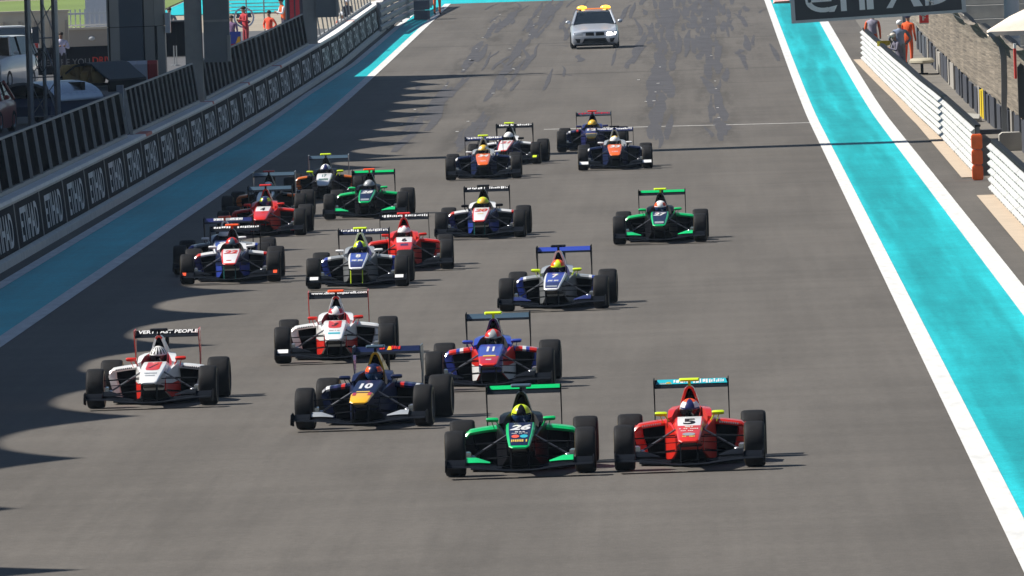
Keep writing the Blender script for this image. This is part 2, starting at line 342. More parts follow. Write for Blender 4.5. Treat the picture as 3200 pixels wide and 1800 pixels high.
# ------------------------------------------------------------------ right barrier: six white corrugated rails
M_rail = mat('white_rail', (.50, .50, .485), .45, 0, 0, var=.05, scale=5)
M_bolt = mat('rail_slot_dark', (.09, .09, .10), .6)
def rail_mesh(L):
    n = 2; prf = [(0, 0), (-.03, .035), (-.075, .07), (-.08, .10), (-.03, .135), (0, .165), (.02, .165), (.02, 0)]
    return MB().loft([[(x, y, z) for x, z in prf] for y in (0, L)]).mesh('rail')
def xr(Y): return lerp([(60, 6.36), (345, 6.40), (393, 6.27), (460, 5.85)], Y)
def barrier(label, y0, y1, L, group=None):
    b = thing('guard_rail', label, 'barrier', (6.4, y0, 0)); n = int(round((y1-y0)/L)); L = (y1-y0)/n; me = rail_mesh(L-.03); sl = MB()
    for i in range(n):
        Y = y0+L*i; x = xr(Y); dx = (xr(Y+L)-x)/L; dz = (prof(Y+L)-prof(Y))/L
        for k in range(6):
            o = obj('rail', me, M_rail, b, (x-6.4+random.uniform(-.004, .004), Y-y0, prof(Y)+.04+.179*k)); o.rotation_euler = (math.atan(dz), 0, -math.atan(dx))
            for q in (.12, .5, .88): sl.box(x+dx*L*q-6.4-.084, x+dx*L*q-6.4-.06, Y+L*q-y0-.2, Y+L*q-y0+.2, prof(Y+L*q)+.04+.179*k+.088-.012, prof(Y+L*q)+.04+.179*k+.088+.012)
        obj('post', MB().box(.03, .13, -.07, .07, 0, 1.16).mesh('post'), M_grey, b, (x-6.4, Y-y0+.1, prof(Y)))
    s = sl.build('bolt_slots', M_bolt, b); s['kind'] = 'stuff'
    mb = MB(); rg = []
    for Y in ysteps(y0, y1, L): rg.append([(xr(Y)-6.4+.02, Y-y0, prof(Y)+1.14), (xr(Y)-6.4+.15, Y-y0, prof(Y)+1.14), (xr(Y)-6.4+.15, Y-y0, prof(Y)+1.185), (xr(Y)-6.4+.02, Y-y0, prof(Y)+1.185)])
    mb.loft(rg).build('top_strap', M_black, b)
    MB().loft([[(xr(Y)-6.4+.026, Y-y0, prof(Y)+.02), (xr(Y)-6.4+.04, Y-y0, prof(Y)+.02), (xr(Y)-6.4+.04, Y-y0, prof(Y)+1.13), (xr(Y)-6.4+.026, Y-y0, prof(Y)+1.13)] for Y in ysteps(y0, y1, L)]).build('gap_shade_sheet', M_black, b); return b  # black sheet added behind the rails so the gaps look shaded
barrier('white corrugated guard rail running back from the orange drums', 304.2, 460, 5.2)
barrier('nearest white corrugated guard rail at the right edge of the picture', 196, 288, 5.2)
t = thing('orange_drum_stack', 'stack of three orange plastic blocks capping the guard rail end', 'crash block', gp(3056, 563))
for k in range(3):
    c = .03; w = .125
    MB().loft([[(-w+c, -.2, .355*k+.004), (w-c, -.2, .355*k+.004), (w-c, .2, .355*k+.004), (-w+c, .2, .355*k+.004)], [(-w, -.22, .355*k+.04), (w, -.22, .355*k+.04), (w, .22, .355*k+.04), (-w, .22, .355*k+.04)],
               [(-w, -.22, .355*k+.30), (w, -.22, .355*k+.30), (w, .22, .355*k+.30), (-w, .22, .355*k+.30)], [(-w+c, -.2, .355*k+.345), (w-c, -.2, .355*k+.345), (w-c, .2, .355*k+.345), (-w+c, .2, .355*k+.345)]]).build('block', mat('orange_plastic', (.90, .14, .015), .45, var=.06), t)
# ------------------------------------------------------------------ right catch fence with brown netting
def net_mat():
    m = bpy.data.materials.new('brown_shade_net'); m.use_nodes = True; nt = m.node_tree; N = nt.nodes; L = nt.links; b = N['Principled BSDF']
    g = N.new('ShaderNodeNewGeometry'); mp = N.new('ShaderNodeMapping'); mp.inputs['Scale'].default_value = (1, .025, 4.0); mp.inputs['Rotation'].default_value = (R_(1.2), 0, 0); L.new(g.outputs['Position'], mp.inputs[0])
    w = N.new('ShaderNodeTexNoise'); w.inputs['Scale'].default_value = 5; w.inputs['Detail'].default_value = 6; w.inputs['Roughness'].default_value = .7; L.new(mp.outputs[0], w.inputs[0])
    cr = N.new('ShaderNodeValToRGB'); cr.color_ramp.elements[0].position = .33; cr.color_ramp.elements[0].color = (.075, .062, .048, 1); cr.color_ramp.elements[1].position = .72; cr.color_ramp.elements[1].color = (.34, .29, .225, 1)
    L.new(w.outputs[0], cr.inputs[0])
    m2 = N.new('ShaderNodeMapping'); m2.inputs['Scale'].default_value = (0, .22, .12); L.new(g.outputs['Position'], m2.inputs[0]); n2 = N.new('ShaderNodeTexNoise'); n2.inputs['Scale'].default_value = 1; n2.inputs['Detail'].default_value = 3; L.new(m2.outputs[0], n2.inputs[0])
    r2 = N.new('ShaderNodeMapRange'); r2.inputs[1].default_value = .3; r2.inputs[2].default_value = .7; r2.inputs[3].default_value = .78; r2.inputs[4].default_value = 1.15; L.new(n2.outputs[0], r2.inputs[0])  # soft tone bands put fold shading into the net colour
    vm = N.new('ShaderNodeVectorMath'); vm.operation = 'SCALE'; L.new(cr.outputs[0], vm.inputs[0]); L.new(r2.outputs[0], vm.inputs['Scale']); L.new(vm.outputs[0], b.inputs['Base Color']); b.inputs['Roughness'].default_value = .85
    return m
M_net = net_mat(); XN = 8.05
cf = thing('catch_fence', 'tall catch fence hung with brown netting behind the right guard rail', 'fence', (XN, 255, 0))
PR = [(0, .86), (.02, 1.5), (.03, 2.2), (-.02, 2.5), (-.14, 2.70), (-.34, 2.86)]
def netlow(Y): return .95+.05*math.sin(Y*.7)
ypost = [255+26*i for i in range(11)]
for i, y0 in enumerate(ypost[:-1]):
    y1 = y0+26; rg = []
    for Y in ysteps(y0, y1, 2.0):
        sag = .10*math.sin(Y*1.9)+.05*math.sin(Y*4.3); wv = .035*math.sin(Y*1.3+1)+.03*math.sin(Y*3.1)
        top = .35*math.sin((Y-y0)/26*math.pi)
        rg.append([(dx+wv*(1 if 0 < j < 5 else .3), Y-255, prof(Y)+z+(sag*.3 if j == 0 else 0)-(top*.5 if j == 5 else 0)) for j, (dx, z) in enumerate(PR)]+[(dx+.02+wv*(1 if 0 < j < 5 else .3), Y-255, prof(Y)+z-(top*.5 if j == 5 else 0)) for j, (dx, z) in list(enumerate(PR))[::-1]])
    MB().loft(rg).build('net', M_net, cf)
for Y in ypost+[338.5]:
    po = -.22 if Y == 338.5 else .10
    rg = [[(dx+po, Y-255-.06, prof(Y)+z), (dx+po+.14, Y-255-.06, prof(Y)+z), (dx+po+.14, Y-255+.06, prof(Y)+z), (dx+po, Y-255+.06, prof(Y)+z)] for dx, z in [(0, 0)]+PR]
    MB().loft(rg).build('post', M_grey, cf)
M_board = mat('slate_board', (.055, .06, .075), .6, var=.15, scale=2)
random.seed(3); Y = 258.0; k = 0
while Y < 480:                                        # low boards under the netting, with gaps
    w = random.choice((1.6, 2.4, 4.2, 5.5)); m = M_board if random.random() < .72 else mat('pale_board', (.33, .31, .28), .7)
    if abs(Y-372) < 1.8: m = mat('yellow_board', (.75, .55, .02), .5); w = 1.6
    z1 = random.uniform(.72, .86); MB().box(.02, .07, Y-255, Y+w-255, prof(Y)+.0, prof(Y)+z1).build('low_board', m, cf); Y += w+random.uniform(.5, 3.2)
MB().loft([[(.09, Y-255, prof(Y)), (.3, Y-255, prof(Y)), (.3, Y-255, prof(Y)+.8), (.09, Y-255, prof(Y)+.8)] for Y in ysteps(255, 489, 8)]).build('base_wall', mat('brown_base', (.16, .145, .125), .8, var=.2, scale=1.5), cf)
# odds and ends lying in the marshal lane
def clutter(name, label, cat, px, py, mb, mats, Y=None, z=0): 
    p = gp(px, py, z) if Y is None else at(px, py, Y); o = mb.build(name, mats, loc=p); return tag(o, label, cat)
t = thing('stool', 'round pale topped stool behind the guard rail', 'stool', gp(2882, 232))
MB().loft([[(.42*q*math.cos(a*math.pi/8), 1.4*q*math.sin(a*math.pi/8), z) for a in range(16)] for q, z in ((.8, .36), (1, .40), (1, .47), (.85, .53))]).build('seat', mat('beige_cushion', (.36, .33, .25), .8), t)
MB().tube((0, 0, 0), (0, 0, .37), .05).build('leg', M_black, t); MB().tube((-.2, 0, .02), (.2, 0, .02), .03).tube((0, -.3, .02), (0, .3, .02), .03).build('base', M_black, t)
clutter('bench', 'low dark bench lying across the marshal lane near the orange blocks', 'bench', 3100, 445, MB().box(-.45, .35, -.3, .3, .22, .34).box(-.4, -.32, -.25, .25, 0, .22).box(.22, .3, -.25, .25, 0, .22), M_board)
clutter('equipment_case', 'pale grey equipment case beside the bench in the marshal lane', 'case', 3160, 470, MB().prism([(-.3, 0), (.3, 0), (.3, .4), (.22, .46), (-.22, .46), (-.3, .4)], 'y', -.5, .5), M_conc)
clutter('tarpaulin', 'crumpled pale tarpaulin on the marshal lane floor', 'tarpaulin', 3035, 380, MB().loft([[(-.3, -1, 0), (.3, -1, 0), (.2, -1, .1), (-.1, -1, .12)], [(-.35, 0, 0), (.3, 0, 0), (.25, 0, .2), (-.2, 0, .26)], [(-.25, 1, 0), (.3, 1, 0), (.1, 1, .1), (-.1, 1, .08)]]), M_conc)
t = thing('signal_light_panel', 'upright dark signal panel with a red plate on the fence at far right', 'light panel', (at(3188, 250, 305).x, 305, 0))
a = at(3188, 365, 305).z; b = at(3188, 205, 305).z
MB().prism([(-.06, a), (.10, a-.1), (.10, b), (.02, b+.06), (-.06, b-.04)], 'y', -.1, .1).build('frame', mat('charcoal_frame', (.02, .024, .03), .4), t)
MB().box(-.13, -.075, -.25, .2, at(0, 338, 305).z-.1, at(0, 250, 305).z-.05).build('red_plate', mat('red_plate', (.70, .03, .02), .5), t)
MB().box(-.13, -.075, -.25, .2, at(0, 250, 305).z-.05, at(0, 240, 305).z-.02).build('white_tip', M_white, t)
MB().tube((.16, -.2, 0), (.13, -.2, b-.1), .03).build('cable_pipe', M_steel, t)
# small red notice on the netting
sg = thing('red_notice', 'small red notice with a white mark hung on the netting', 'sign', at(2888, 73, 445)); k = 92.0
MB().box(-.16, .16, -.02, .02, 0, .33).build('plate', mat('notice_red', (.72, .035, .03), .5), sg)
MB().box(-.06, .0, -.03, -.021, .10, .30).box(-.1, .07, -.03, -.021, .25, .31).box(.0, .05, -.03, -.021, .17, .21).build('white_mark', M_white, sg)
MB().box(-.16, .16, -.03, .02, -.02, .015).build('lower_edge', M_white, sg)
# ------------------------------------------------------------------ overhead gantry with the hanging board
YG = 344.3
ga = thing('start_gantry', 'steel start gantry spanning the track, its column at upper right', 'gantry', (8.32, YG, 0))
rg = [[(.2*math.cos(a*math.pi/8), .2*math.sin(a*math.pi/8), z) for a in range(16)] for z in (0, 7.2)]
MB().loft(rg).build('column', mat('column_grey', (.42, .45, .49), .5, spec=.3), ga)
MB().loft([[(x*1.06, y*1.06, 2.55) for x, y, z in rg[0]], [(x*1.06, y*1.06, 2.62) for x, y, z in rg[0]]]).build('column_band', M_white, ga)
MB().box(-29.5, .4, -1.3, 1.3, 6.6, 6.95).build('beam', M_steel, ga)
MB().box(-29.3, -28.9, -.25, .25, 0, 6.6).build('column', M_steel, ga)
c0, c1 = at(2474, 74, YG-.5), at(3020, 38, YG-.5)
bd = thing('overhead_board', 'black overhead board with grey ETIHAD lettering in a silver frame', 'sign', c0); bd.rotation_euler = (0, -math.atan2(c1.z-c0.z, c1.x-c0.x), 0)
BW = (c1-c0).length; BHt = 1.55
MB().box(.06, BW-.06, .0, .10, .07, BHt-.07).build('face', mat('board_black', (.022, .026, .034), .5, var=.08, scale=1), bd)
fr = MB().box(0, BW, -.03, .12, 0, .075).box(0, BW, -.03, .12, BHt-.075, BHt).box(0, .11, -.03, .12, .075, BHt-.075).box(BW-.11, BW, -.03, .12, .075, BHt-.075); fr.build('frame', mat('board_silver', (.42, .44, .46), .5), bd)
for q in (.25, .75): MB().box(BW*q-.05, BW*q+.05, .02, .1, BHt, 6.65-c0.z).build('hanger', M_steel, bd)
u = lambda zx: (zx-215)/(2030-215)*BW                   # zoomed pixels -> board metres
zb, zt, tk = .24, .90, .17
def arcpoly(cx, cz, rx, rz, t, a0, a1, n=14):
    o = [(cx+rx*math.cos(R_(a0+(a1-a0)*i/n)), cz+rz*math.sin(R_(a0+(a1-a0)*i/n))) for i in range(n+1)]
    i_ = [(cx+(rx-t)*math.cos(R_(a0+(a1-a0)*i/n)), cz+(rz-t*.8)*math.sin(R_(a0+(a1-a0)*i/n))) for i in range(n+1)]
    return o, i_
lt = MB()
def flat(polys):
    mb = MB()
    for pl in polys: mb.prism(pl, 'y', -.012, .0)
    return mb
def arcq(*a):
    o, i_ = arcpoly(*a); return [[o[j], o[j+1], i_[j+1], i_[j]] for j in range(len(o)-1)]
zm = (zb+zt)/2
let = [arcq(u(560), zm, u(560)-u(370), (zt-zb)/2, .15, 60, 290)+[[(u(400), zm-.05), (u(640), zm-.05), (u(660), zm+.05), (u(400), zm+.05)], [(u(610), zb+.0), (u(665), zb+.0), (u(700), zb+.17), (u(610), zb+.125)]],
       [[(u(735), zb), (u(795), zb), (u(795), zt), (u(735), zt)], [(u(650), zt-.1), (u(890), zt-.1), (u(890), zt), (u(650), zt)]],
       [[(u(928), zb), (u(985), zb), (u(985), zt), (u(928), zt)]],
       [[(u(1005), zb), (u(1075), zb), (u(1075), zt), (u(1005), zt)], [(u(1075), zm), (u(1250), zm), (u(1250), zm+.10), (u(1075), zm+.10)], [(u(1250), zm-.08), (u(1310), zm-.08), (u(1310), zt), (u(1250), zt)]],
       [[(u(1205), zb), (u(1270), zb), (u(1420), zt), (u(1380), zt)], [(u(1490), zb), (u(1585), zb), (u(1440), zt), (u(1385), zt)], [(u(1290), zm-.1), (u(1500), zm-.1), (u(1490), zm-.02), (u(1310), zm-.02)]],
       [[(u(1610), zb), (u(1670), zb), (u(1670), zt), (u(1610), zt)]]+arcq(u(1650), zm, u(1890)-u(1650), (zt-zb)/2, .16, -90, 90)]
for L_ in let: flat(L_).build('letter', mat('board_letter', (.66, .68, .70), .5), bd)
mb = MB(); a, b = at(2880, -10, YG-3), at(3010, 62, YG+6); mb.tube(a, b, .012); tag(mb.build('stay_wire', M_white), 'thin pale stay wire crossing the overhead board', 'wire')
# ------------------------------------------------------------------ behind the right fence
t = thing('parasol', 'large cream parasol above the fence at the right edge', 'parasol', (at(3187, 117, 340).x+.35, 340, 0)); c = at(3087, 117, 340)
hw = t.location.x-c.x; zc = c.z+.16
ring = lambda s, z: [(s*hw*x, s*hw*y, z) for x, y in ((-1, -.9), (1, -.9), (1, .9), (-1, .9))]
MB().loft([ring(1, zc-.12), ring(1, zc), ring(.5, zc+.36), ring(.03, zc+.62)]).build('canopy', mat('cream_canvas', (.78, .68, .56), .8, var=.04), t)
MB().tube((0, 0, 0), (0, 0, zc+.6), .03).build('pole', M_steel, t)
for x, y in ((-1, -.9), (1, -.9), (1, .9), (-1, .9)): MB().tube((0, 0, zc+.55), (x*hw*.98, y*hw*.98, zc-.03), .012).build('rib', M_steel, t)
t = thing('concession_building', 'plain grey panelled building beyond the fence at upper right', 'building', (11.2, 400, 0))
for i in range(6):
    for j in range(4): MB().box(2.2*i+.02-.9, 2.2*i+2.18-.9, 0, .3, 1.9*j+.02, 1.9*j+1.88).build('wall_panel', mat('panel_grey', (.24, .25, .26), .5, .2, var=.04), t)
MB().box(-.9, 12.4, .3, 8, 0, 7.6).build('wall', M_grey, t); MB().box(-1.2, 12.7, -.4, 8.4, 7.6, 7.9).build('roof', M_conc, t)
t = thing('spectator_stand', 'small stepped stand with blue seats beyond the netting', 'stand', (8.9, 430, prof(430)))
for i in range(6): MB().box(0, 2.6, i*.9, i*.9+.9, 0, .5+.45*i).build('step', M_conc, t)
for i in range(6):
    for j in range(4):
        if random.random() < .3: MB().box(.15+.62*j, .6+.62*j, i*.9+.25, i*.9+.65, .5+.45*i, .5+.45*i+.12).box(.15+.62*j, .6+.62*j, i*.9+.6, i*.9+.68, .5+.45*i+.12, .5+.45*i+.5).build('seat', mat('blue_seat', (.04, .09, .20), .5), t)
# ------------------------------------------------------------------ pit canopy: scalloped sail roof left of the track (its shade falls on the track)
CH = 14.0; KX = math.cos(SUN_BACK)/math.tan(SUN_EL); KY = math.sin(SUN_BACK)/math.tan(SUN_EL)
cp = thing('pit_canopy', 'high scalloped sail canopy over the pit building beside the track', 'canopy', (-21, 300, 0)); M_can = mat('canopy_membrane', (.70, .68, .64), .8)
TIP = [86, 100, 113.5, 127.3, 141, 155.5, 168.8, 181.7, 195.2, 208.8, 223.5, 236.3, 249, 261.8, 274.5, 287.3, 300.5, 312, 323, 334.5, 347.8, 364, 378, 390.4, 403, 415, 426.2, 436.1, 446, 458]; TX = [-7.8, -7.8, -7.8, -8, -6.8, -8.26, -8.1, -7.9, -7.8, -7.78, -7.8]
while len(TX) < len(TIP): TX.append(-7.95+random.uniform(-.45, .35))
TX[-1] = -6.2
for i in range(len(TIP)-1):
    a, b = TIP[i], TIP[i+1]; n = 24; up = []; va = -9.5+random.uniform(-.12, .12); pw_ = random.uniform(2.3, 3.0) if a < 325 else random.uniform(1.35, 1.9)
    for k in range(n+1):
        t_ = k/n; q = abs(2*t_-1); e = va+((TX[i] if t_ < .5 else TX[i+1])-va)*q**pw_
        up.append((e-CH*KX, a+(b-a)*t_+CH*KY))
    if i == len(TIP)-2: up.append((-7.0-CH*KX, b+1.5+CH*KY)); up.append((-11.6-CH*KX, b+5+CH*KY))
    mb = MB(); rg = []
    for (x, y) in up: rg.append([(x+21, y-300, CH), (x+21-.02, y-300, CH+.06), (-30+21, y-300, CH+1.2), (-58+21, y-300, CH+.4), (-58+21, y-300, CH+.3), (-30+21, y-300, CH+1.1)])
    mb.loft(rg).build('sail', M_can, cp)
for i in range(3):
    Y = 120+50*i; MB().box(-5.6, -4.6, Y-300-.5, Y-300+.5, 0, CH+.4).build('mast', M_grey, cp)

# pit building behind the canopy (added outside the frame to block low sky light)
pb = thing('sky_block_building', 'long unseen pit building added left of the pit lane to block sky light', 'building', (-44, 100, 0)); M_pbw = mat('sky_block_grey', (.30, .31, .33), .7, var=.05, scale=.5)
MB().box(-14, 0, 0, 350, 0, 13.6).build('wall', M_pbw, pb)
for i in range(25): MB().box(.005, .06, 4+14*i, 13+14*i, 0, 4.2).build('garage_door', M_board, pb); MB().box(.005, .08, 4+14*i, 13+14*i, 6, 9).build('window', M_glass, pb)
# rubber laid down on the start grid
def marks():
    mb = MB(); rr = random.Random(11); z = [.0022]
    def mark(x, y, L, w, bend, sway):
        n = 8; z[0] += .000018; l, r = [], []
        for i in range(n+1):
            t = i/n; xx = x+bend*t*t+sway*math.sin(t*6.3); yy = y+L*t; ww = w*(.35+.65*math.sin(math.pi*min(1, t*1.0+.08)))*(.8+.4*rr.random()); l.append((xx-ww/2, yy, prof(yy)+z[0])); r.append((xx+ww/2, yy, prof(yy)+z[0]))
        mb.add([p for q in zip(l, r) for p in q], [(2*i, 2*i+1, 2*i+3, 2*i+2) for i in range(n)])
    for lane, d in ((-.3, 1.0), (-7.4, .6)):
        for _ in range(int(110*d)):
            y = 345+rr.random()**.8*240; s = rr.choice((-1, 1)); mark(lane+s*.85+rr.gauss(0, .14+.0006*(y-340)), y, rr.uniform(10, 40), rr.uniform(.12, .32), rr.gauss(0, .10), rr.gauss(0, .025))
    for _ in range(110):
        y = rr.uniform(450, 600); mark(rr.gauss(-.2, 1.2), y, rr.uniform(10, 40), rr.uniform(.12, .30), rr.gauss(0, .22), rr.gauss(0, .03))
    for _ in range(36):
        y = rr.uniform(430, 600); mark(rr.gauss(-6.5, 1.5), y, rr.uniform(12, 40), rr.uniform(.10, .22), rr.gauss(0, .35), rr.gauss(0, .03))
    for _ in range(8):
        y = rr.uniform(380, 600); mark(rr.uniform(-10, 3), y, rr.uniform(2, 5), rr.uniform(.10, .2), rr.choice((-1, 1))*rr.uniform(.6, 1.4), .05)
    o = mb.build('tyre_marks', mat('rubber_mark', (.080, .078, .083), .7, var=.22, scale=1.5, spec=.05)); o['kind'] = 'stuff'
marks()
# ================================================================== RACE CARS (local: nose towards -y, front axle at y=0, ground z=0)
def oct_ring(y, wt, wb, z0, z1, c, b):
    return [(-wt+c, y, z1), (-wt+c+b, y, z1+.004), (wt-c-b, y, z1+.004), (wt-c, y, z1), (wt, y, z1-c), (wb, y, z0+c), (wb-c, y, z0), (-wb+c, y, z0), (-wb, y, z0+c), (-wt, y, z1-c)]
NS = [(-.815, .085, .075, .348, .366, .008), (-.78, .126, .105, .330, .386, .014), (-.45, .145, .12, .312, .443, .02), (-.25, .155, .13, .30, .471, .022), (-.05, .164, .138, .29, .497, .024), (.12, .170, .146, .27, .519, .026), (.45, .178, .165, .24, .558, .028), (.84, .182, .19, .20, .597, .03), (.97, .178, .20, .18, .588, .03)]
NZ = [(s[0], s[4]+.004) for s in NS]
def nose_z(y): return lerp(NZ, y)
G = {}
def geo():
    # nose: slots 0 tip/low panel 1 mid panel 2 upper panel 3 border 4 side 5 underside
    def mf(i, j):
        if j == -1: return 6 if i == 0 else 5
        if j == 1: return 6 if i == 0 else (0 if i <= 2 else (1 if i <= 4 else 2)) if i < 7 else 5
        if j in (0, 2): return 6 if i < 3 else 3
        if j in (3, 9): return 6 if i < 3 else 3
        if j in (4, 8): return 4
        return 5
    G['nose'] = MB().loft([oct_ring(*s[:5], s[5]*.75, .012) for s in NS], mf=mf).mesh('nose', 7, 25)
    CS = [(.30, .15, .16, .22, .46, .03), (.60, .19, .22, .14, .53, .04), (.90, .22, .27, .07, .565, .05), (.955, .225, .28, .06, .57, .05), (.965, .225, .285, .06, .40, .05), (1.68, .25, .30, .05, .40, .05), (1.69, .24, .30, .05, .60, .05), (2.3, .20, .28, .05, .55, .05), (3.0, .10, .16, .08, .42, .04)]
    G['chassis'] = MB().loft([oct_ring(*s, .01) for s in CS], mf=lambda i, j: 2 if (3 <= i <= 5 and j in (0, 1, 2)) else (1 if (j in (5, 6, 7)) else 0)).mesh('chassis', 3, 30)
    # lower flank patch on each side of the chassis, seen under the nose
    for s, nm in ((-1, 'flankL'), (1, 'flankR')):
        fr_ = lambda y, xo, xi, z0, z1: [(s*xo*1.0, y, z0), (s*(xo+.004), y, z0+(z1-z0)*.5), (s*xo*.985, y, z1), (s*xi, y, z1), (s*xi, y, z0)]
        G[nm] = MB().loft([fr_(.28, .172, .155, .20, .42), fr_(.62, .232, .20, .10, .50), fr_(.98, .295, .25, .08, .562), fr_(1.25, .315, .25, .08, .57)], mf=lambda i, j: 1 if j in (0, -1) else 0).mesh('flank', 2, 30)
    for s, nm in ((-1, 'cockL'), (1, 'cockR')):
        G[nm] = MB().loft([[(s*.285, .98, .42), (s*.27, .98, .585), (s*.22, .98, .60), (s*.20, .98, .42)], [(s*.30, 1.15, .42), (s*.265, 1.15, .66), (s*.18, 1.15, .672), (s*.165, 1.15, .42)],
                           [(s*.30, 1.35, .42), (s*.26, 1.35, .675), (s*.15, 1.35, .69), (s*.14, 1.35, .42)], [(s*.30, 1.75, .42), (s*.22, 1.75, .69), (s*.10, 1.75, .71), (s*.08, 1.75, .42)]], mf=lambda i, j: 1 if j == 2 else 0).mesh('cockpit_side', 2, 30)
    # engine cover with airbox: hoop ring
    def hoop(y, wb, wm, wt, z0, zm, z1):
        return [(-wb, y, z0), (-wm, y, zm), (-wt, y, z1-.035), (-wt*.55, y, z1-.008), (0, y, z1), (wt*.55, y, z1-.008), (wt, y, z1-.035), (wm, y, zm), (wb, y, z0)]
    A = [(1.60, .145, .100, .055, .60, .78, .948), (1.75, .155, .108, .060, .55, .78, .955), (2.15, .18, .115, .048, .45, .72, .88), (2.7, .15, .09, .03, .35, .58, .70), (3.15, .07, .05, .02, .25, .40, .50)]
    mb = MB(); mb.loft([hoop(*a) for a in A], mf=lambda i, j: (4 if j in (3, 4) and i == 0 else (1 if i == 0 else 0)), cap=False)
    o = hoop(*A[0]); i_ = hoop(1.61, .112, .074, .034, .60, .775, .920); d = hoop(1.72, .10, .064, .026, .60, .77, .90)
    mb.loft([o, i_], mf=lambda i, j: 3 if 2 <= j <= 5 else 1, cap=False, close=False); mb.loft([i_, d], 2, cap=False, close=False)
    k = len(mb.v); mb.add(d, [list(range(9))], 2)
    G['cover'] = mb.mesh('engine_cover', 5, 40)
    # sidepods
    NT = 8
    for s, nm in ((-1, 'podL'), (1, 'podR')):
        mb = MB(); xs = [.27+(.685-.27)*i/NT for i in range(NT+1)]
        zt = lambda x: .556-.05*((x-.27)/.415)**1.5-(.035 if x > .66 else 0)
        def row(y, f, zk, xk=1.0): return [(s*(.27+(x-.27)*xk)*f, y, zt(x)*zk) for x in xs]
        rows = [[(s*x, 1.135, zt(x)-.065) for x in xs], [(s*x, 1.115, zt(x)-.035) for x in xs], [(s*x, 1.14, zt(x)-.004) for x in xs], row(1.3, 1, 1.01), row(1.8, .97, .98), row(2.35, .78, .88), row(2.85, .50, .66)]
        k = len(mb.v); n = NT+1
        for r in rows: mb.v += r
        for a in range(len(rows)-1):
            for i in range(NT):
                mb.f.append([k+a*n+i, k+a*n+i+1, k+(a+1)*n+i+1, k+(a+1)*n+i]); mb.m.append(min(i, 7) if a < 3 else (7 if i == 7 else 8))
        # outer wall
        ow = [[(s*.685, 1.14, zt(.685)-.004), (s*.70, 1.14, .40), (s*.66, 1.14, .24), (s*.60, 1.14, .08)], [(s*.69, 1.8, .48), (s*.69, 1.8, .38), (s*.66, 1.8, .2), (s*.62, 1.8, .05)], [(s*.53, 2.35, .43), (s*.54, 2.35, .3), (s*.52, 2.35, .15), (s*.5, 2.35, .05)], [(s*.34, 2.85, .32), (s*.35, 2.85, .22), (s*.34, 2.85, .12), (s*.33, 2.85, .06)]]
        mb.loft(ow, 9, cap=False, close=False)
        # outer front lip of the intake
        mb.loft([[(s*.685, 1.14, zt(.685)-.05), (s*.70, 1.13, .40), (s*.66, 1.13, .24), (s*.60, 1.13, .08)], [(s*.60, 1.12, .455), (s*.60, 1.12, .38), (s*.55, 1.12, .24), (s*.52, 1.12, .08)], [(s*.585, 1.2, .45), (s*.58, 1.2, .38), (s*.54, 1.2, .24), (s*.51, 1.2, .08)]], 9, cap=False, close=False)
        mb.box(min(s*.27, s*.60), max(s*.27, s*.60), 1.38, 1.40, .08, .52, 10); mb.box(min(s*.25, s*.62), max(s*.25, s*.62), 1.12, 2.8, .05, .08, 10)
        G[nm] = mb.mesh('sidepod', 11, 40)
    # mirrors
    for s, nm in ((-1, 'mirL'), (1, 'mirR')):
        rg = []
        for x, k in ((.275, .75), (.30, 1), (.40, 1), (.425, .72)):
            zc, h, d = .640+.02*(x-.3), .027*k, .045*k; rg.append([(s*x, .90-d*.8, zc-h*.6), (s*x, .90-d, zc+h*.2), (s*x, .90-d*.5, zc+h), (s*x, .90+d, zc+h), (s*x, .90+d, zc-h), (s*x, .90-d*.3, zc-h)])
        G[nm] = MB().loft(rg).tube((s*.30, .90, .62), (s*.25, .92, .53), .010).tube((s*.36, .90, .62), (s*.33, 1.0, .53), .006).mesh('mirror', 1)
    # wheels
    for nm, R, w in (('wf', .28, .255), ('wr', .290, .315)):
        h = w/2; P = [(-h*.86, .165), (-h*.97, .19), (-h, .215), (-h*.98, R-.035), (-h*.90, R-.013), (-h*.72, R-.003), (-h*.3, R), (h*.3, R), (h*.72, R-.003), (h*.90, R-.013), (h*.98, R-.035), (h, .215), (h*.97, .19), (h*.86, .165), (0, .16), (-h*.86, .165)]
        G[nm] = MB().lathe_x(P, 32, mf=lambda i, j: 1 if i in (2, 10) else 0).mesh('tyre', 2, 50)
        mb = MB().lathe_x([(-h*.86, .168), (-h*.80, .15), (-h*.45, .13), (-h*.35, .03), (-h*.5, .0)], 20).lathe_x([(h*.86, .168), (h*.80, .15), (h*.45, .13), (h*.35, .03), (h*.5, 0)], 20)
        for a in range(7):
            t = a*2*math.pi/7; mb.tube((h*.55, .03*math.cos(t), .03*math.sin(t)), (h*.75, .15*math.cos(t), .15*math.sin(t)), .014); mb.tube((-h*.55, .03*math.cos(t), .03*math.sin(t)), (-h*.75, .15*math.cos(t), .15*math.sin(t)), .014)
        G[nm+'rim'] = mb.mesh('rim', 1, 50)
    # front wing
    def foil(x, y, z, ch, dz, t=.018): return [(x, y, z), (x, y+ch*.3, z+dz*.3+t), (x, y+ch, z+dz), (x, y+ch*.4, z+dz*.35-t*.4)]
    hp = [(.1, -.98, .092, .32, .004), (.22, -.98, .098, .32, .006), (.42, -.97, .125, .32, .014), (.62, -.95, .143, .32, .016), (.90, -.93, .150, .32, .016)]
    mp = [(-q[0],)+q[1:] for q in hp[::-1]]+hp
    G['fw'] = MB().loft([foil(*q, t=.012) for q in mp]).mesh('front_wing', 1, 35)
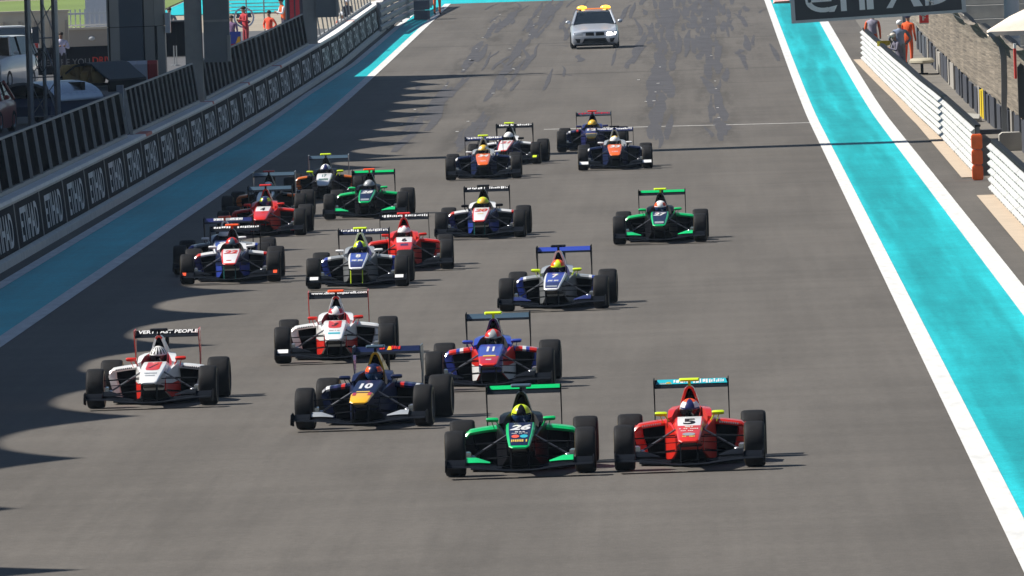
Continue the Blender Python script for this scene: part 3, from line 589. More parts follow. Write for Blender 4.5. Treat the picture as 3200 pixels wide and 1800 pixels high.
    for s, nm in ((-1, 'flapL'), (1, 'flapR')):
        G[nm] = MB().loft([foil(s*x, y, z, ch, dz, .010) for x, y, z, ch, dz in ((.36, -.70, .183, .15, .006), (.47, -.73, .193, .19, .036), (.53, -.74, .196, .20, .052), (.652, -.74, .196, .20, .055))]).mesh('flap', 1, 35)
        G['low'+nm] = MB().loft([foil(s*x, y, z, ch, dz, .008) for x, y, z, ch, dz in ((.22, -.76, .118, .16, .012), (.40, -.78, .142, .18, .032), (.52, -.79, .155, .18, .04), (.652, -.79, .155, .18, .04))]).mesh('lower_flap', 1, 35)
        G['out'+nm] = MB().loft([foil(s*x, y, z, ch, dz, .010) for x, y, z, ch, dz in ((.665, -.80, .165, .20, .062), (.885, -.80, .165, .20, .062))]).mesh('outer_flap', 1, 35)
        G['ep'+nm] = MB().prism([(-.98, .10), (-.60, .07), (-.56, .22), (-.66, .255), (-.90, .235), (-.97, .17)], 'x', s*.893, s*.905).mesh('endplate', 1)
        G['fen'+nm] = MB().prism([(-.84, .15), (-.55, .15), (-.53, .255), (-.60, .265), (-.80, .21)], 'x', s*.656, s*.663).mesh('fence', 1)
        G['pil'+nm] = MB().prism([(-.80, .09), (-.56, .09), (-.42, .36), (-.66, .36)], 'x', s*.098, s*.112).mesh('pillar', 1)
        # brake scoop
        G['sc'+nm] = MB().loft([[(s*.60, -.16, .20), (s*.66, -.16, .20), (s*.66, -.16, .29), (s*.60, -.16, .29)], [(s*.62, .02, .18), (s*.67, .02, .18), (s*.67, .02, .30), (s*.62, .02, .30)]]).ball((s*.575, -.13, .235), (.035, .05, .022)).mesh('brake_scoop', 1)
    # suspension arms
    def arm(*prs): 
        mb = MB()
        for a, b, r in prs: mb.tube(a, b, r, n=6)
        return mb.mesh('arm', 1)
    for s in (-1, 1):
        G['uw%d' % s] = arm(((s*.14, -.20, .40), (s*.70, 0, .385), .0075), ((s*.17, .32, .40), (s*.70, 0, .385), .0075))
        G['lw%d' % s] = arm(((s*.13, -.22, .23), (s*.70, 0, .18), .0075), ((s*.17, .34, .22), (s*.70, 0, .18), .0075))
        G['pr%d' % s] = arm(((s*.15, .10, .49), (s*.64, .0, .20), .013))
        G['tr%d' % s] = arm(((s*.13, -.12, .33), (s*.70, -.10, .31), .005))
        G['rw%d' % s] = arm(((s*.12, 2.55, .34), (s*.66, 2.76, .36), .012), ((s*.12, 3.0, .34), (s*.66, 2.78, .36), .012), ((s*.14, 2.5, .14), (s*.66, 2.76, .17), .012), ((s*.10, 3.02, .14), (s*.66, 2.78, .17), .012))
    G['floor'] = MB().prism([(-.12, .62), (-.30, .85), (-.64, 1.1), (-.66, 2.35), (-.42, 2.9), (-.42, 3.25), (.42, 3.25), (.42, 2.9), (.66, 2.35), (.64, 1.1), (.30, .85), (.12, .62)], 'z', .025, .05).mesh('floor', 1)
    G['splitter'] = MB().prism([(-.26, .58), (.26, .58), (.30, .95), (-.30, .95)], 'z', .05, .075).mesh('splitter', 1)
    # rear wing
    wf = lambda x, y, z, ch, dz, t=.014: [(x, y, z), (x, y+ch*.25, z+dz*.2+t), (x, y+ch, z+dz), (x, y+ch*.5, z+dz*.35-t*.2)]
    G['rwm'] = MB().loft([wf(x, 3.17, .862, .26, .03) for x in (-.455, .455)]).mesh('rear_wing', 1, 35)
    G['rwf'] = MB().loft([[(x, 3.385, .888), (x, 3.42, .897), (x, 3.50, .957), (x, 3.505, .95), (x, 3.43, .885)] for x in (-.455, .455)]).mesh('wing_flap', 1, 30)
    G['rwb'] = MB().loft([wf(x, 3.22, .42, .2, .03) for x in (-.45, .45)]).box(-.02, .02, 3.2, 3.4, .30, .87).mesh('beam_wing', 1, 35)
    for s, nm in ((-1, 'reL'), (1, 'reR')):
        G[nm] = MB().prism([(3.14, .84), (3.14, .965), (3.52, .985), (3.56, .93), (3.50, .60), (3.42, .38), (3.26, .38), (3.30, .62)], 'x', s*.457, s*.469).mesh('rear_endplate', 1)
    G['tcam'] = MB().loft([[(x, 1.66-.05*k, 1.015-.012*k), (x, 1.66-.055*k, 1.023), (x, 1.66-.03*k, 1.030+.012*k), (x, 1.74, 1.033+.010*k), (x, 1.75, 1.012)] for x, k in ((-.125, .6), (-.11, 1), (.11, 1), (.125, .6))]).mesh('camera_pod', 1)
    G['tstem'] = MB().prism([(1.64, .935), (1.74, .94), (1.72, 1.015), (1.66, 1.015)], 'x', -.018, .018).mesh('camera_stem', 1)
    G['aero'] = MB().box(-.11, .11, 1.66, 1.72, 1.013, 1.02).mesh('camera_blade', 1)
    # helmet: slots 0 shell, 1 top patch, 2 visor, 3 side patch, 4 chin
    def hm(i, j):
        if j == -1: return 0
        nv, nu = 18, 24; ph = -90+180*(i+.5)/nv; az = ((j+.5)/nu*360+90) % 360; az = az-360 if az > 180 else az    # 0 = towards -y
        a = abs(az)
        if -27 < ph < 12 and a < 78: return 2
        if ph < -27: return 4
        if ph > 12 and a < 26: return 1
        if 26 <= a < 85 and -10 < ph < 48: return 3
        return 0
    G['helmet'] = MB().ball((0, 0, 0), (.127, .148, .14), nu=24, nv=18, mf=hm).mesh('helmet', 5, 60)
    G['visorstrip'] = MB().loft([[(x*.95, y*.98, .044), (x, y*1.0, .03), (x*.97, y*.99, .026)] for x, y in [(math.sin(R_(a))*.126, -math.cos(R_(a))*.149) for a in range(-70, 71, 10)]]).mesh('visor_strip', 1)
geo()
# ---- driver body (one skinned figure, reclined with hands on the wheel)
def skin(joints, edges, root=0, sub=1):
    me = bpy.data.meshes.new('skin'); me.from_pydata([j[0] for j in joints], edges, []); o = bpy.data.objects.new('skin', me); COL.objects.link(o)
    o.modifiers.new('s', 'SKIN'); sk = me.skin_vertices[0].data if me.skin_vertices else None
    if sk is None:
        bm = bmesh.new(); bm.from_mesh(me); bm.verts.layers.skin.verify(); bm.to_mesh(me); bm.free(); sk = me.skin_vertices[0].data
    for i, j in enumerate(joints): sk[i].radius = j[1] if isinstance(j[1], tuple) else (j[1], j[1]); sk[i].use_root = (i == root)
    ss = o.modifiers.new('u', 'SUBSURF'); ss.levels = sub; ss.render_levels = sub
    bpy.context.view_layer.update(); r = bpy.data.meshes.new_from_object(o.evaluated_get(bpy.context.evaluated_depsgraph_get())); bpy.data.objects.remove(o)
    r.polygons.foreach_set('use_smooth', [True]*len(r.polygons)); return r
DJ = [((0, 1.62, .20), (.13, .11)), ((0, 1.55, .38), (.14, .10)), ((0, 1.48, .50), (.13, .09)), ((0, 1.44, .565), .055), ((0, 1.42, .62), .06)]
for s in (-1, 1): DJ += [((s*.145, 1.47, .505), .06), ((s*.17, 1.28, .435), .045), ((s*.125, 1.10, .475), .033), ((s*.115, 1.04, .50), .03), ((s*.08, 1.50, .18), .085), ((s*.09, 1.12, .30), .065), ((s*.08, .75, .24), .05), ((s*.08, .66, .30), .03)]
DE = [(0, 1), (1, 2), (2, 3), (3, 4)]
for k in (5, 13): DE += [(2, k), (k, k+1), (k+1, k+2), (k+2, k+3), (0, k+4), (k+4, k+5), (k+5, k+6), (k+6, k+7)]
DRV = skin(DJ, DE); DRV.materials.clear(); DRV.materials.append(None)
G['wheelS'] = MB().tube((-.11, 1.02, .50), (.11, 1.02, .50), .02).tube((-.11, 1.02, .47), (-.11, 1.02, .54), .018).tube((.11, 1.02, .47), (.11, 1.02, .54), .018).mesh('steering_wheel', 1)
C = {'green': (.0, .50, .14), 'navy': (.010, .017, .055), 'black': (.006, .0065, .009), 'red': (.62, .022, .012), 'white': (.76, .76, .76), 'yellow': (.80, .42, .02), 'blue': (.03, .06, .36), 'lime': (.62, .80, .02), 'orange': (.80, .13, .015), 'fluo': (.90, .09, .01), 'tango': (.62, .13, .012), 'crimson': (.45, .02, .04), 'sky': (.02, .45, .55), 'slate': (.05, .085, .12), 'royal': (.016, .020, .105), 'grey': (.30, .32, .34), 'amber': (.75, .48, .06), 'teal': (.01, .12, .10), 'ash': (.17, .18, .19)}
P = lambda k: paint(k, C[k])
M_visor = mat('visor_blue', (.02, .06, .16), .12, .3, .5); M_visork = mat('visor_dark', (.010, .014, .02), .1, 0, .5)
def race_car(spec):
    FL, FR, WC = spec['px']; a, b = gp(*FL), gp(*FR); pos = (a+b)/2
    # heading from where the rear wing shows
    w = at(WC[0], WC[1], pos.y+3.35); yaw = -math.atan2(w.x-pos.x, 3.35)
    num = spec['n']; t = thing('race_car', spec['label'], 'race car', (pos.x, pos.y, prof(pos.y)+.002), yaw, 'single seater race cars on the track')
    g = lambda k, nm, m, par=None: obj(nm, G[k], m, par or t)
    low, mid, up = spec['panel']; bd_, sd_ = spec['border'], spec['side']
    ns = g('nose', 'nose', [P(low), P(mid), P(up), P(bd_), P(sd_), P(spec.get('under', 'black')), P(spec.get('tip', bd_))])
    g('chassis', 'chassis', [P(spec['body']), P('black'), M_dark])
    for k in ('flankL', 'flankR'): g(k, 'flank', [P(spec.get('flank', spec['body'])), P(spec.get('flank2', spec.get('flank', spec['body'])))])
    for k in ('cockL', 'cockR'): g(k, 'cockpit_side', [P(spec.get('cock', spec['body'])), mat('headrest_'+spec.get('hr', 'black'), tuple(x*.7 for x in C[spec.get('hr', 'black')]), .7)])
    g('cover', 'engine_cover', [P(spec.get('cover', spec['body'])), P(spec['airbox']), M_dark, P(spec.get('airtop', spec['airbox'])), P(spec.get('airtop', spec['airbox']))])
    pod = [P(k) for k in spec['pod']]
    for k in ('podL', 'podR'): g(k, 'sidepod', pod+[P(spec.get('podtop', spec['pod'][3])), P(spec.get('podside', 'black')), M_dark])
    for k in ('mirL', 'mirR'): g(k, 'mirror', P(spec['mirror']))
    for i, (k, x, y, z) in enumerate((('wf', -.795, 0, .28), ('wf', .795, 0, .28), ('wr', -.765, 2.78, .29), ('wr', .765, 2.78, .29))):
        wh = obj('wheel', G[k], [M_tyre, mat('tyre_sidewall_mark', (.16, .125, .05), .6)], t, (x, y, z)); obj('rim', G[k+'rim'], M_rim, wh)
        wh.rotation_euler = (random.uniform(0, 6), 0, spec.get('steer', 0) if i < 2 else 0)
    f = g('fw', 'front_wing', M_carbon)
    for s in ('flapL', 'flapR'):
        g(s, 'flap', P(spec['fflap']) if spec.get('fflap') else M_carbon, f); g('low'+s, 'lower_flap', M_carbon, f); g('out'+s, 'outer_flap', P(spec['outflap']) if spec.get('outflap') else M_carbon, f)
        g('ep'+s, 'endplate', P(spec['fep']) if spec.get('fep') else M_carbon, f); g('fen'+s, 'fence', M_carbon, f)
        g('pil'+s, 'pillar', P(spec['pillar']) if spec.get('pillar') else M_carbon, f); g('sc'+s, 'brake_scoop', mat('bare_alloy', (.55, .55, .56), .25, .8))
    for s in (-1, 1):
        for k, nm in (('uw', 'upper_wishbone'), ('lw', 'lower_wishbone'), ('pr', 'pushrod'), ('tr', 'track_rod'), ('rw', 'rear_wishbone')): g('%s%d' % (k, s), nm, mat('pushrod_grey', (.055, .062, .08), .35, 0, .3) if k == 'pr' else M_carbon)
    g('floor', 'floor', M_carbon); g('splitter', 'splitter', M_carbon)
    r = g('rwm', 'rear_wing', P(spec.get('rmain', 'black')) if spec.get('rmain') else M_carbon); g('rwf', 'wing_flap', P(spec['rflap']), r); g('rwb', 'beam_wing', M_carbon, r)
    for k in ('reL', 'reR'): g(k, 'rear_endplate', P(spec['rep']) if spec.get('rep') else M_carbon, r)
    g('tcam', 'camera_pod', P(spec['tcam'])); g('tstem', 'camera_stem', P(spec.get('tstem', 'black')))
    g('wheelS', 'steering_wheel', M_black)
    # lettering
    if num:
        y0, y1 = spec.get('numy', (.20, .62)); hw = spec.get('numw', .058*len(num)+.012); mb = text_mb(num, lambda u, v: (u, v, nose_z(v)+.005), bold=spec.get('bold', .045), shear=spec.get('shear', 0), fit=(-hw, hw, y0, y1))
        mb.build('number', P(spec['numc']), t, angle=180)
    for (kind, x0, x1, ya, yb, c) in spec.get('decals', []):
        mb = MB()
        if kind == 'bar': mb.add([(x, y, nose_z(y)+.004+.0005*random.random()) for y in (ya, (ya+yb)/2, yb) for x in (x0, x1)], [(0, 1, 3, 2), (2, 3, 5, 4)])
        elif kind == 'shield':
            q = [(x0, yb), (x1, yb), (x1*.98, ya+.12), (x1*.8, ya+.03), (0, ya), (x0*.8, ya+.03), (x0*.98, ya+.12)]; m_ = (ya+yb)/2
            ys_ = [ya, ya+.03, ya+.12, (ya+.12+yb)/2, yb]; wd = [.0, x1*.8, x1*.98, x1*.99, x1]
            mb.loft([[(-w_, y, nose_z(y)+.0035), (w_, y, nose_z(y)+.0035)] for y, w_ in zip(ys_, wd)], cap=False, close=False)
        elif kind == 'script':                       # a line of tiny sponsor marks
            n = 9; w_ = (x1-x0)/n
            for i in range(n):
                if random.random() < .85: xx = x0+i*w_; yy = ya+random.uniform(0, .25)*(yb-ya); mb.add([(xx, yy, nose_z(yy)+.005), (xx+w_*.7, yy, nose_z(yy)+.005), (xx+w_*.7, yb, nose_z(yb)+.005), (xx, yb, nose_z(yb)+.005)], [(0, 1, 2, 3)])
        elif kind == 'oval':
            cx, cy = (x0+x1)/2, (ya+yb)/2; mb.add([(cx+(x1-x0)/2*math.cos(q*math.pi/8), cy+(yb-ya)/2*math.sin(q*math.pi/8), nose_z(cy+(yb-ya)/2*math.sin(q*math.pi/8))+.0055) for q in range(16)], [list(range(16))])
        if mb.f: mb.build('decal', P(c), t, angle=180)
    wt = spec.get('wing')
    if wt:
        on = lambda u, v: (u, 3.42+.08*v-.006, .897+.06*v+.008)
        body, c, u0, u1 = wt
        if body == '#':                                  # lettering too small to read: short irregular marks in two groups
            mb = MB(); rr = random.Random(num); x = u0
            while x < u1:
                w_ = rr.uniform(.012, .04); lo = rr.uniform(.1, .3); hi = rr.uniform(.7, .95)
                if abs(x+w_/2) > .035: mb.add([on(x, lo), on(x+w_, lo+rr.uniform(-.05, .1)), on(x+w_, hi), on(x, hi-rr.uniform(0, .2))], [(0, 1, 2, 3)])
                x += w_+rr.uniform(.006, .022)
        elif body == '=':
            mb = MB().add([on(u0, .15), on(-.03, .15), on(-.03, .9), on(u0, .9)], [(0, 1, 2, 3)]); MB().add([on(.03, .15), on(u1, .15), on(u1, .9), on(.03, .9)], [(0, 1, 2, 3)]).build('wing_stripe', P(c), r)
        else: mb = text_mb(body, on, bold=.03, shear=.1, fit=(u0, u1, .12, .9))
        wl = mb.build('wing_stripe' if body == '=' else 'wing_lettering', P(c), r, angle=180)
        if body == '#': wl['kind'] = 'stuff'
    for (u0, u1, v0, v1, c) in spec.get('wingbits', []):
        on = lambda u, v: (u, 3.42+.08*v-.0045, .897+.06*v+.0055); MB().add([on(u0, v0), on(u1, v0), on(u1-.02, v1), on(u0+.02, v1)], [(0, 1, 2, 3)]).build('wing_decal', P(c), r)
    for s in (-1, 1):                                     # marks on the outer front flap
        if spec.get('fmark'):
            c, u0, u1, only = spec['fmark']
            if only and s != only: continue
            zz = lambda v: .152+.082*v; MB().add([(s*u0, -.806+.17*v, zz(v)) for v in ()], [])
            MB().loft([[(s*u0, -.79, .184), (s*u1, -.79, .184)], [(s*u0, -.63, .234), (s*u1, -.63, .234)]], cap=False, close=False).build('wing_mark', P(c), f)
        if spec.get('podtxt'):
            c = spec['podtxt']; mb = MB(); rr = random.Random(5+s)
            for i in range(9):
                x = .36+.027*i; zt = .556-.05*((x-.27)/.415)**1.5-.046; mb.add([(s*x, 1.112, zt), (s*(x+.018), 1.112, zt-.003), (s*(x+.018), 1.110, zt+.02), (s*x, 1.110, zt+.018+rr.uniform(0, .008))], [(0, 1, 2, 3)])
            mb.build('sidepod_lettering', P(c), t)
    # driver: a person sitting in the car
    hc = spec['helmet']
    d = thing('person', spec['driver'], 'person', t.location, yaw, 'drivers in the race cars')
    obj('body', DRV, mat('race_suit_'+spec.get('suit', 'white'), tuple(x*.8 for x in C[spec.get('suit', 'white')]), .8), d)
    h = obj('helmet', G['helmet'], [P(hc[0]), P(hc[1]), M_visor if hc[4] == 'b' else M_visork, P(hc[2]), P(hc[3])], d, (0, 1.40, .665), ); h.rotation_euler = (R_(8), 0, R_(spec.get('hyaw', 0)))
    obj('visor_strip', G['visorstrip'], P(hc[1]), h)
    for q in spec.get('hstripes', []):
        pass
    if spec.get('striped'):
        mb = MB()
        for a_ in range(-75, 76, 25):
            rg = [[(.129*math.cos(R_(e))*math.sin(R_(a_+w_)), -.150*math.cos(R_(e))*math.cos(R_(a_+w_)), .142*math.sin(R_(e))) for w_ in (-5, 5)] for e in (16, 35, 55, 72)]
            mb.loft(rg, cap=False, close=False)
        mb.build('helmet_stripes', P('black'), h)
    return t
mp_ = dict(panel=('navy', 'navy', 'navy'), border='green', side='black', body='black', airbox='black', pod=['green']*8, podside='black', mirror='green', rflap='black', wing=('=', 'green', -.42, .45), fflap='green', numc='white', shear=.25, cock='black')
ar = dict(panel=('red', 'red', 'white'), border='red', side='red', tip='red', body='red', airbox='red', pod=['red']*8, podside='red', mirror='red', rflap='black', numc='black', hr='red')
rb = dict(panel=('yellow', 'navy', 'navy'), border='navy', tip='yellow', side='navy', body='navy', airbox='yellow', cover='yellow', pod=['navy', 'navy', 'red', 'navy', 'royal', 'navy', 'white', 'navy'], podside='navy', mirror='navy', rflap='navy', numc='white')
wt_ = dict(panel=('white', 'white', 'white'), border='white', side='white', body='white', flank='white', flank2='red', airbox='white', airtop='red', pod=['white']*8, podside='white', mirror='red', rflap='black', rep='red', numc='black', hr='crimson', podtxt='navy', shear=.5)
kr = dict(panel=('royal', 'blue', 'blue'), border='white', tip='white', side='ash', body='grey', flank='ash', cock='grey', airbox='white', pod=['grey']*5+['white', 'blue', 'blue'], podside='blue', mirror='lime', rflap='blue', numc='white', fflap='royal', hr='royal')  # white bodywork painted in greys that carry its shade
sq = dict(panel=('white', 'white', 'white'), border='red', side='royal', body='white', flank='navy', flank2='blue', airbox='black', pod=['white']*6+['red', 'red'], podside='royal', mirror='black', rflap='black', numc='red', wing=('#', 'white', -.40, .43), pillar='teal', shear=.2)
hl = dict(panel=('white', 'white', 'white'), border='white', side='grey', body='black', airbox='black', pod=['black', 'black', 'black', 'tango', 'tango', 'tango', 'tango', 'tango'], podside='tango', mirror='lime', rflap='slate', numc='teal', rep='grey')
td = dict(panel=('orange', 'orange', 'orange'), border='orange', side='navy', body='navy', cock='grey', airbox='grey', pod=['navy']*7+['white'], podside='navy', mirror='white', rflap='royal', numc='white', wing=('#', 'white', -.42, .43), shear=.2, hr='grey')
SP = [
 dict(mp_, n='26', px=((1385, 1492), (1873, 1475), (1636, 1212)), tcam='slate', label='green and black race car number 26, leading beside red car 5', helmet=('lime', 'black', 'lime', 'lime', 'b'), driver='driver in yellow and black helmet sitting in green car 26',
      decals=[('script', -.06, .06, .02, .10, 'white'), ('script', -.10, .10, -.06, -.02, 'white'), ('oval', -.10, -.005, -.36, -.14, 'fluo'), ('oval', .005, .10, -.36, -.14, 'sky'), ('script', -.10, .10, -.60, -.46, 'amber')], fmark=None),
 dict(ar, n='5', px=((1915, 1474), (2400, 1456), (2159.5, 1192)), tcam='lime', tstem='lime', mirror='lime', label='red race car number 5, in front at the right with yellow mirrors', helmet=('fluo', 'royal', 'white', 'fluo', 'k'), driver='driver in blue, white and orange helmet sitting in red car 5', podtxt='white', bold=.03, numw=.075, numy=(.20, .64),
      wing=('#', 'white', -.22, .42), wingbits=[(-.44, .45, .05, .98, 'sky'), (-.40, -.28, .1, .35, 'white'), (-.32, -.24, .12, .5, 'amber')], decals=[('script', -.05, .05, -.04, .06, 'white'), ('script', -.12, .12, -.16, -.10, 'white'), ('script', -.10, .10, -.30, -.25, 'white'), ('oval', -.08, .08, -.58, -.40, 'grey'), ('script', -.08, .08, -.66, -.58, 'amber')], fmark=None),
 dict(rb, n='10', px=((921, 1344), (1364, 1330), (1212, 1095)), tcam='slate', label='navy race car number 10 with yellow nose tip and yellow airbox', helmet=('navy', 'navy', 'fluo', 'navy', 'b'), driver='driver in orange and navy helmet sitting in yellow-nosed car 10', rep='slate', fflap='grey',
      wing=('#', 'red', -.12, .17), wingbits=[(-.02, .05, .1, .9, 'yellow')], decals=[('bar', -.09, .09, -.20, -.13, 'amber'), ('bar', -.125, -.08, -.44, -.24, 'crimson'), ('bar', .08, .125, -.44, -.24, 'crimson')], numw=.085, numy=(.08, .52)),
 dict(wt_, n='1', px=((266, 1278), (690, 1264), (523, 1047)), tcam='black', label='white and red race car at far left whose rear wing reads VERY FAST PEOPLE', helmet=('white', 'white', 'white', 'black', 'k'), striped=1, driver='driver in black and white striped helmet in the leftmost white car',
      wing=('VERY FAST PEOPLE', 'white', -.42, .44), decals=[('shield', -.10, .10, .02, .78, 'red'), ('script', -.09, .09, -.28, -.18, 'grey'), ('bar', -.07, .07, -.44, -.38, 'grey')], numw=.07, numy=(.2, .58), shear=.9, fmark=None),
 dict(wt_, n='3', px=((858, 1137), (1240, 1124), (1057.6, 924)), tcam='fluo', label='white and red race car number 3 with orange camera pod, behind navy car 10', helmet=('slate', 'white', 'crimson', 'white', 'k'), driver='driver in white, dark and red helmet in white car 3',
      wing=('www.dinozamparelli.com', 'white', -.43, .44), decals=[('shield', -.10, .10, .02, .78, 'red'), ('script', -.08, .08, -.26, -.18, 'grey'), ('bar', -.09, .09, -.50, -.38, 'sky')], numw=.055, numy=(.18, .55), fmark=('white', .70, .86, -1)),
 dict(rb, n='11', px=((1330, 1221), (1739, 1208), (1556, 990)), panel=('crimson', 'blue', 'blue'), tip='red', border='blue', side='blue', body='blue', cover='royal', airbox='royal', tcam='lime', tstem='lime', mirror='blue', rflap='slate', pod=['blue', 'red', 'red', 'white', 'blue', 'red', 'red', 'blue'], podside='blue', flank='red', flank2='white', label='blue race car number 11 with red nose tip and striped sidepods', helmet=('red', 'grey', 'red', 'amber', 'k'), driver='driver in red, silver and yellow helmet sitting in blue car 11', numw=.055, numy=(.12, .56), decals=[('bar', -.09, .09, -.30, -.20, 'amber'), ('script', -.04, .04, -.58, -.5, 'white')]),
 dict(kr, n='7', px=((1562, 974), (1905, 963), (1762.6, 785.6)), tcam='black', label='blue and white race car number 7 with yellow mirrors, alone right of centre', helmet=('fluo', 'lime', 'fluo', 'white', 'k'), driver='driver in red and green helmet sitting in blue car 7', decals=[('script', -.09, .09, -.22, -.05, 'white'), ('bar', -.09, .09, -.70, -.58, 'grey')], numw=.05),
 dict(kr, n='8', px=((959, 903), (1282, 895), (1137, 726)), tcam='lime', mirror='white', rflap='navy', label='blue and white race car number 8 with white mirrors and yellow wing pillars', helmet=('lime', 'royal', 'lime', 'white', 'k'), driver='driver in pale green and blue helmet sitting in car 8', wing=('#', 'white', -.42, .43), decals=[('script', -.10, .10, -.24, -.04, 'white')], numw=.045, pillar='lime', fflap=None, fmark=('white', .69, .84, 0)),
 dict(ar, n='6', px=((1107, 850), (1425, 840), (1263, 677)), tcam='red', tstem='red', label='red race car number 6, half hidden behind blue and white car 8', helmet=('crimson', 'white', 'white', 'crimson', 'k'), driver='driver in white and purple helmet sitting in red car 6', wing=('#', 'white', -.42, .42), decals=[('bar', -.07, .07, -.3, -.06, 'royal')], numw=.05),
 dict(sq, n='22', px=((564, 890), (881, 879), (734.5, 712)), tcam='fluo', tstem='fluo', mirror='white', label='white-nosed race car number 22 with orange-red front wing tips', helmet=('red', 'slate', 'red', 'black', 'k'), driver='driver in glossy red helmet sitting in car 22', decals=[('script', -.06, .06, -.6, -.52, 'red')], fmark=('fluo', .80, .87, 0)),
 dict(kr, n='9', px=((540, 860), (854, 850), (713, 685)), tcam='fluo', tstem='fluo', mirror='white', label='blue and white race car mostly hidden behind white-nosed car 22', helmet=('royal', 'white', 'white', 'white', 'k'), driver='driver in blue and white helmet in the car behind car 22', wing=('#', 'white', -.28, .28), rflap='royal', wingbits=[(-.27, .27, .1, .95, 'grey')]),
 dict(ar, n='4', px=((680, 744), (961, 734), (844.6, 593)), tcam='red', label='red race car number 4 with white nose band, among the cars at left', helmet=('slate', 'royal', 'lime', 'white', 'b'), driver='driver in dark helmet with blue visor sitting in red car 4', rflap='slate', numw=.05),
 dict(hl, n='', px=((693, 692), (963, 684), (857, 548)), tcam='red', label='black and orange race car with white nose directly behind red car 4', helmet=('white', 'white', 'teal', 'white', 'b'), driver='driver in white and green helmet in the orange car behind car 4', mirror='black'),
 dict(hl, n='17', px=((886, 630), (1142, 622), (1027, 497)), tcam='lime', label='black and orange race car with white nose and yellow mirrors', helmet=('white', 'royal', 'white', 'tango', 'k'), driver='driver in blue and white helmet in the yellow-mirrored orange car', decals=[('script', -.11, .11, -.34, -.06, 'teal')], numw=.05),
 dict(mp_, n='28', px=((1009, 687), (1284, 678), (1167, 541)), tcam='fluo', tstem='fluo', label='green and black race car number 28 with orange camera pod', helmet=('grey', 'grey', 'grey', 'white', 'k'), driver='driver in plain silver helmet sitting in green car 28', decals=[('bar', -.09, .09, -.7, -.5, 'grey')]),
 dict(sq, n='20', px=((1361, 750), (1647, 740), (1521, 591)), tcam='black', label='white-nosed race car number 20 with black mirrors in mid field', helmet=('lime', 'amber', 'lime', 'lime', 'k'), driver='driver in shiny yellow helmet sitting in car 20', decals=[('bar', -.06, .06, -.1, -.04, 'amber')]),
 dict(mp_, n='27', px=((1917, 763), (2211, 757), (2068, 601)), tcam='lime', tstem='lime', label='green and black race car number 27, alone near the right edge line', helmet=('white', 'white', 'fluo', 'royal', 'b'), driver='driver in white helmet with orange patches sitting in green car 27', decals=[('bar', -.09, .09, -.7, -.5, 'grey')]),
 dict(td, n='34', px=((1392.5, 563), (1632, 557), (1512, 435)), tcam='lime', tstem='lime', label='orange-nosed race car number 34 with yellow camera pod, towards the back', helmet=('amber', 'amber', 'white', 'amber', 'k'), driver='driver in yellow and white helmet in orange-nosed car 34', decals=[('script', -.07, .07, -.5, -.4, 'white')]),
 dict(sq, n='21', px=((1463, 519), (1695, 511), (1608, 394)), tcam='lime', label='white-nosed race car number 21 partly behind orange-nosed car 34', helmet=('white', 'white', 'white', 'slate', 'k'), driver='driver in plain white helmet sitting in car 21', fmark=('lime', .76, .86, 1)),
 dict(rb, n='12', px=((1740, 476), (1962, 469), (1855, 356.5)), panel=('amber', 'royal', 'royal'), tip='yellow', border='royal', side='royal', airbox='navy', cover='navy', body='royal', tcam='red', tstem='red', mirror='royal', rflap='slate', wing=('#', 'crimson', -.4, .42), label='rearmost race car, blue with tan nose tip and red camera pod', helmet=('yellow', 'amber', 'yellow', 'crimson', 'k'), driver='driver in gold helmet in the rearmost blue race car'),
 dict(td, n='33', px=((1808, 533), (2040, 526), (1920, 403)), tcam='black', label='orange-nosed race car number 33 with white front wing tips', helmet=('amber', 'white', 'white', 'teal', 'k'), driver='driver in pale helmet sitting in orange-nosed car 33', outflap='white', decals=[('script', -.07, .07, -.5, -.4, 'white')]),
]
for s_ in SP: race_car(s_)
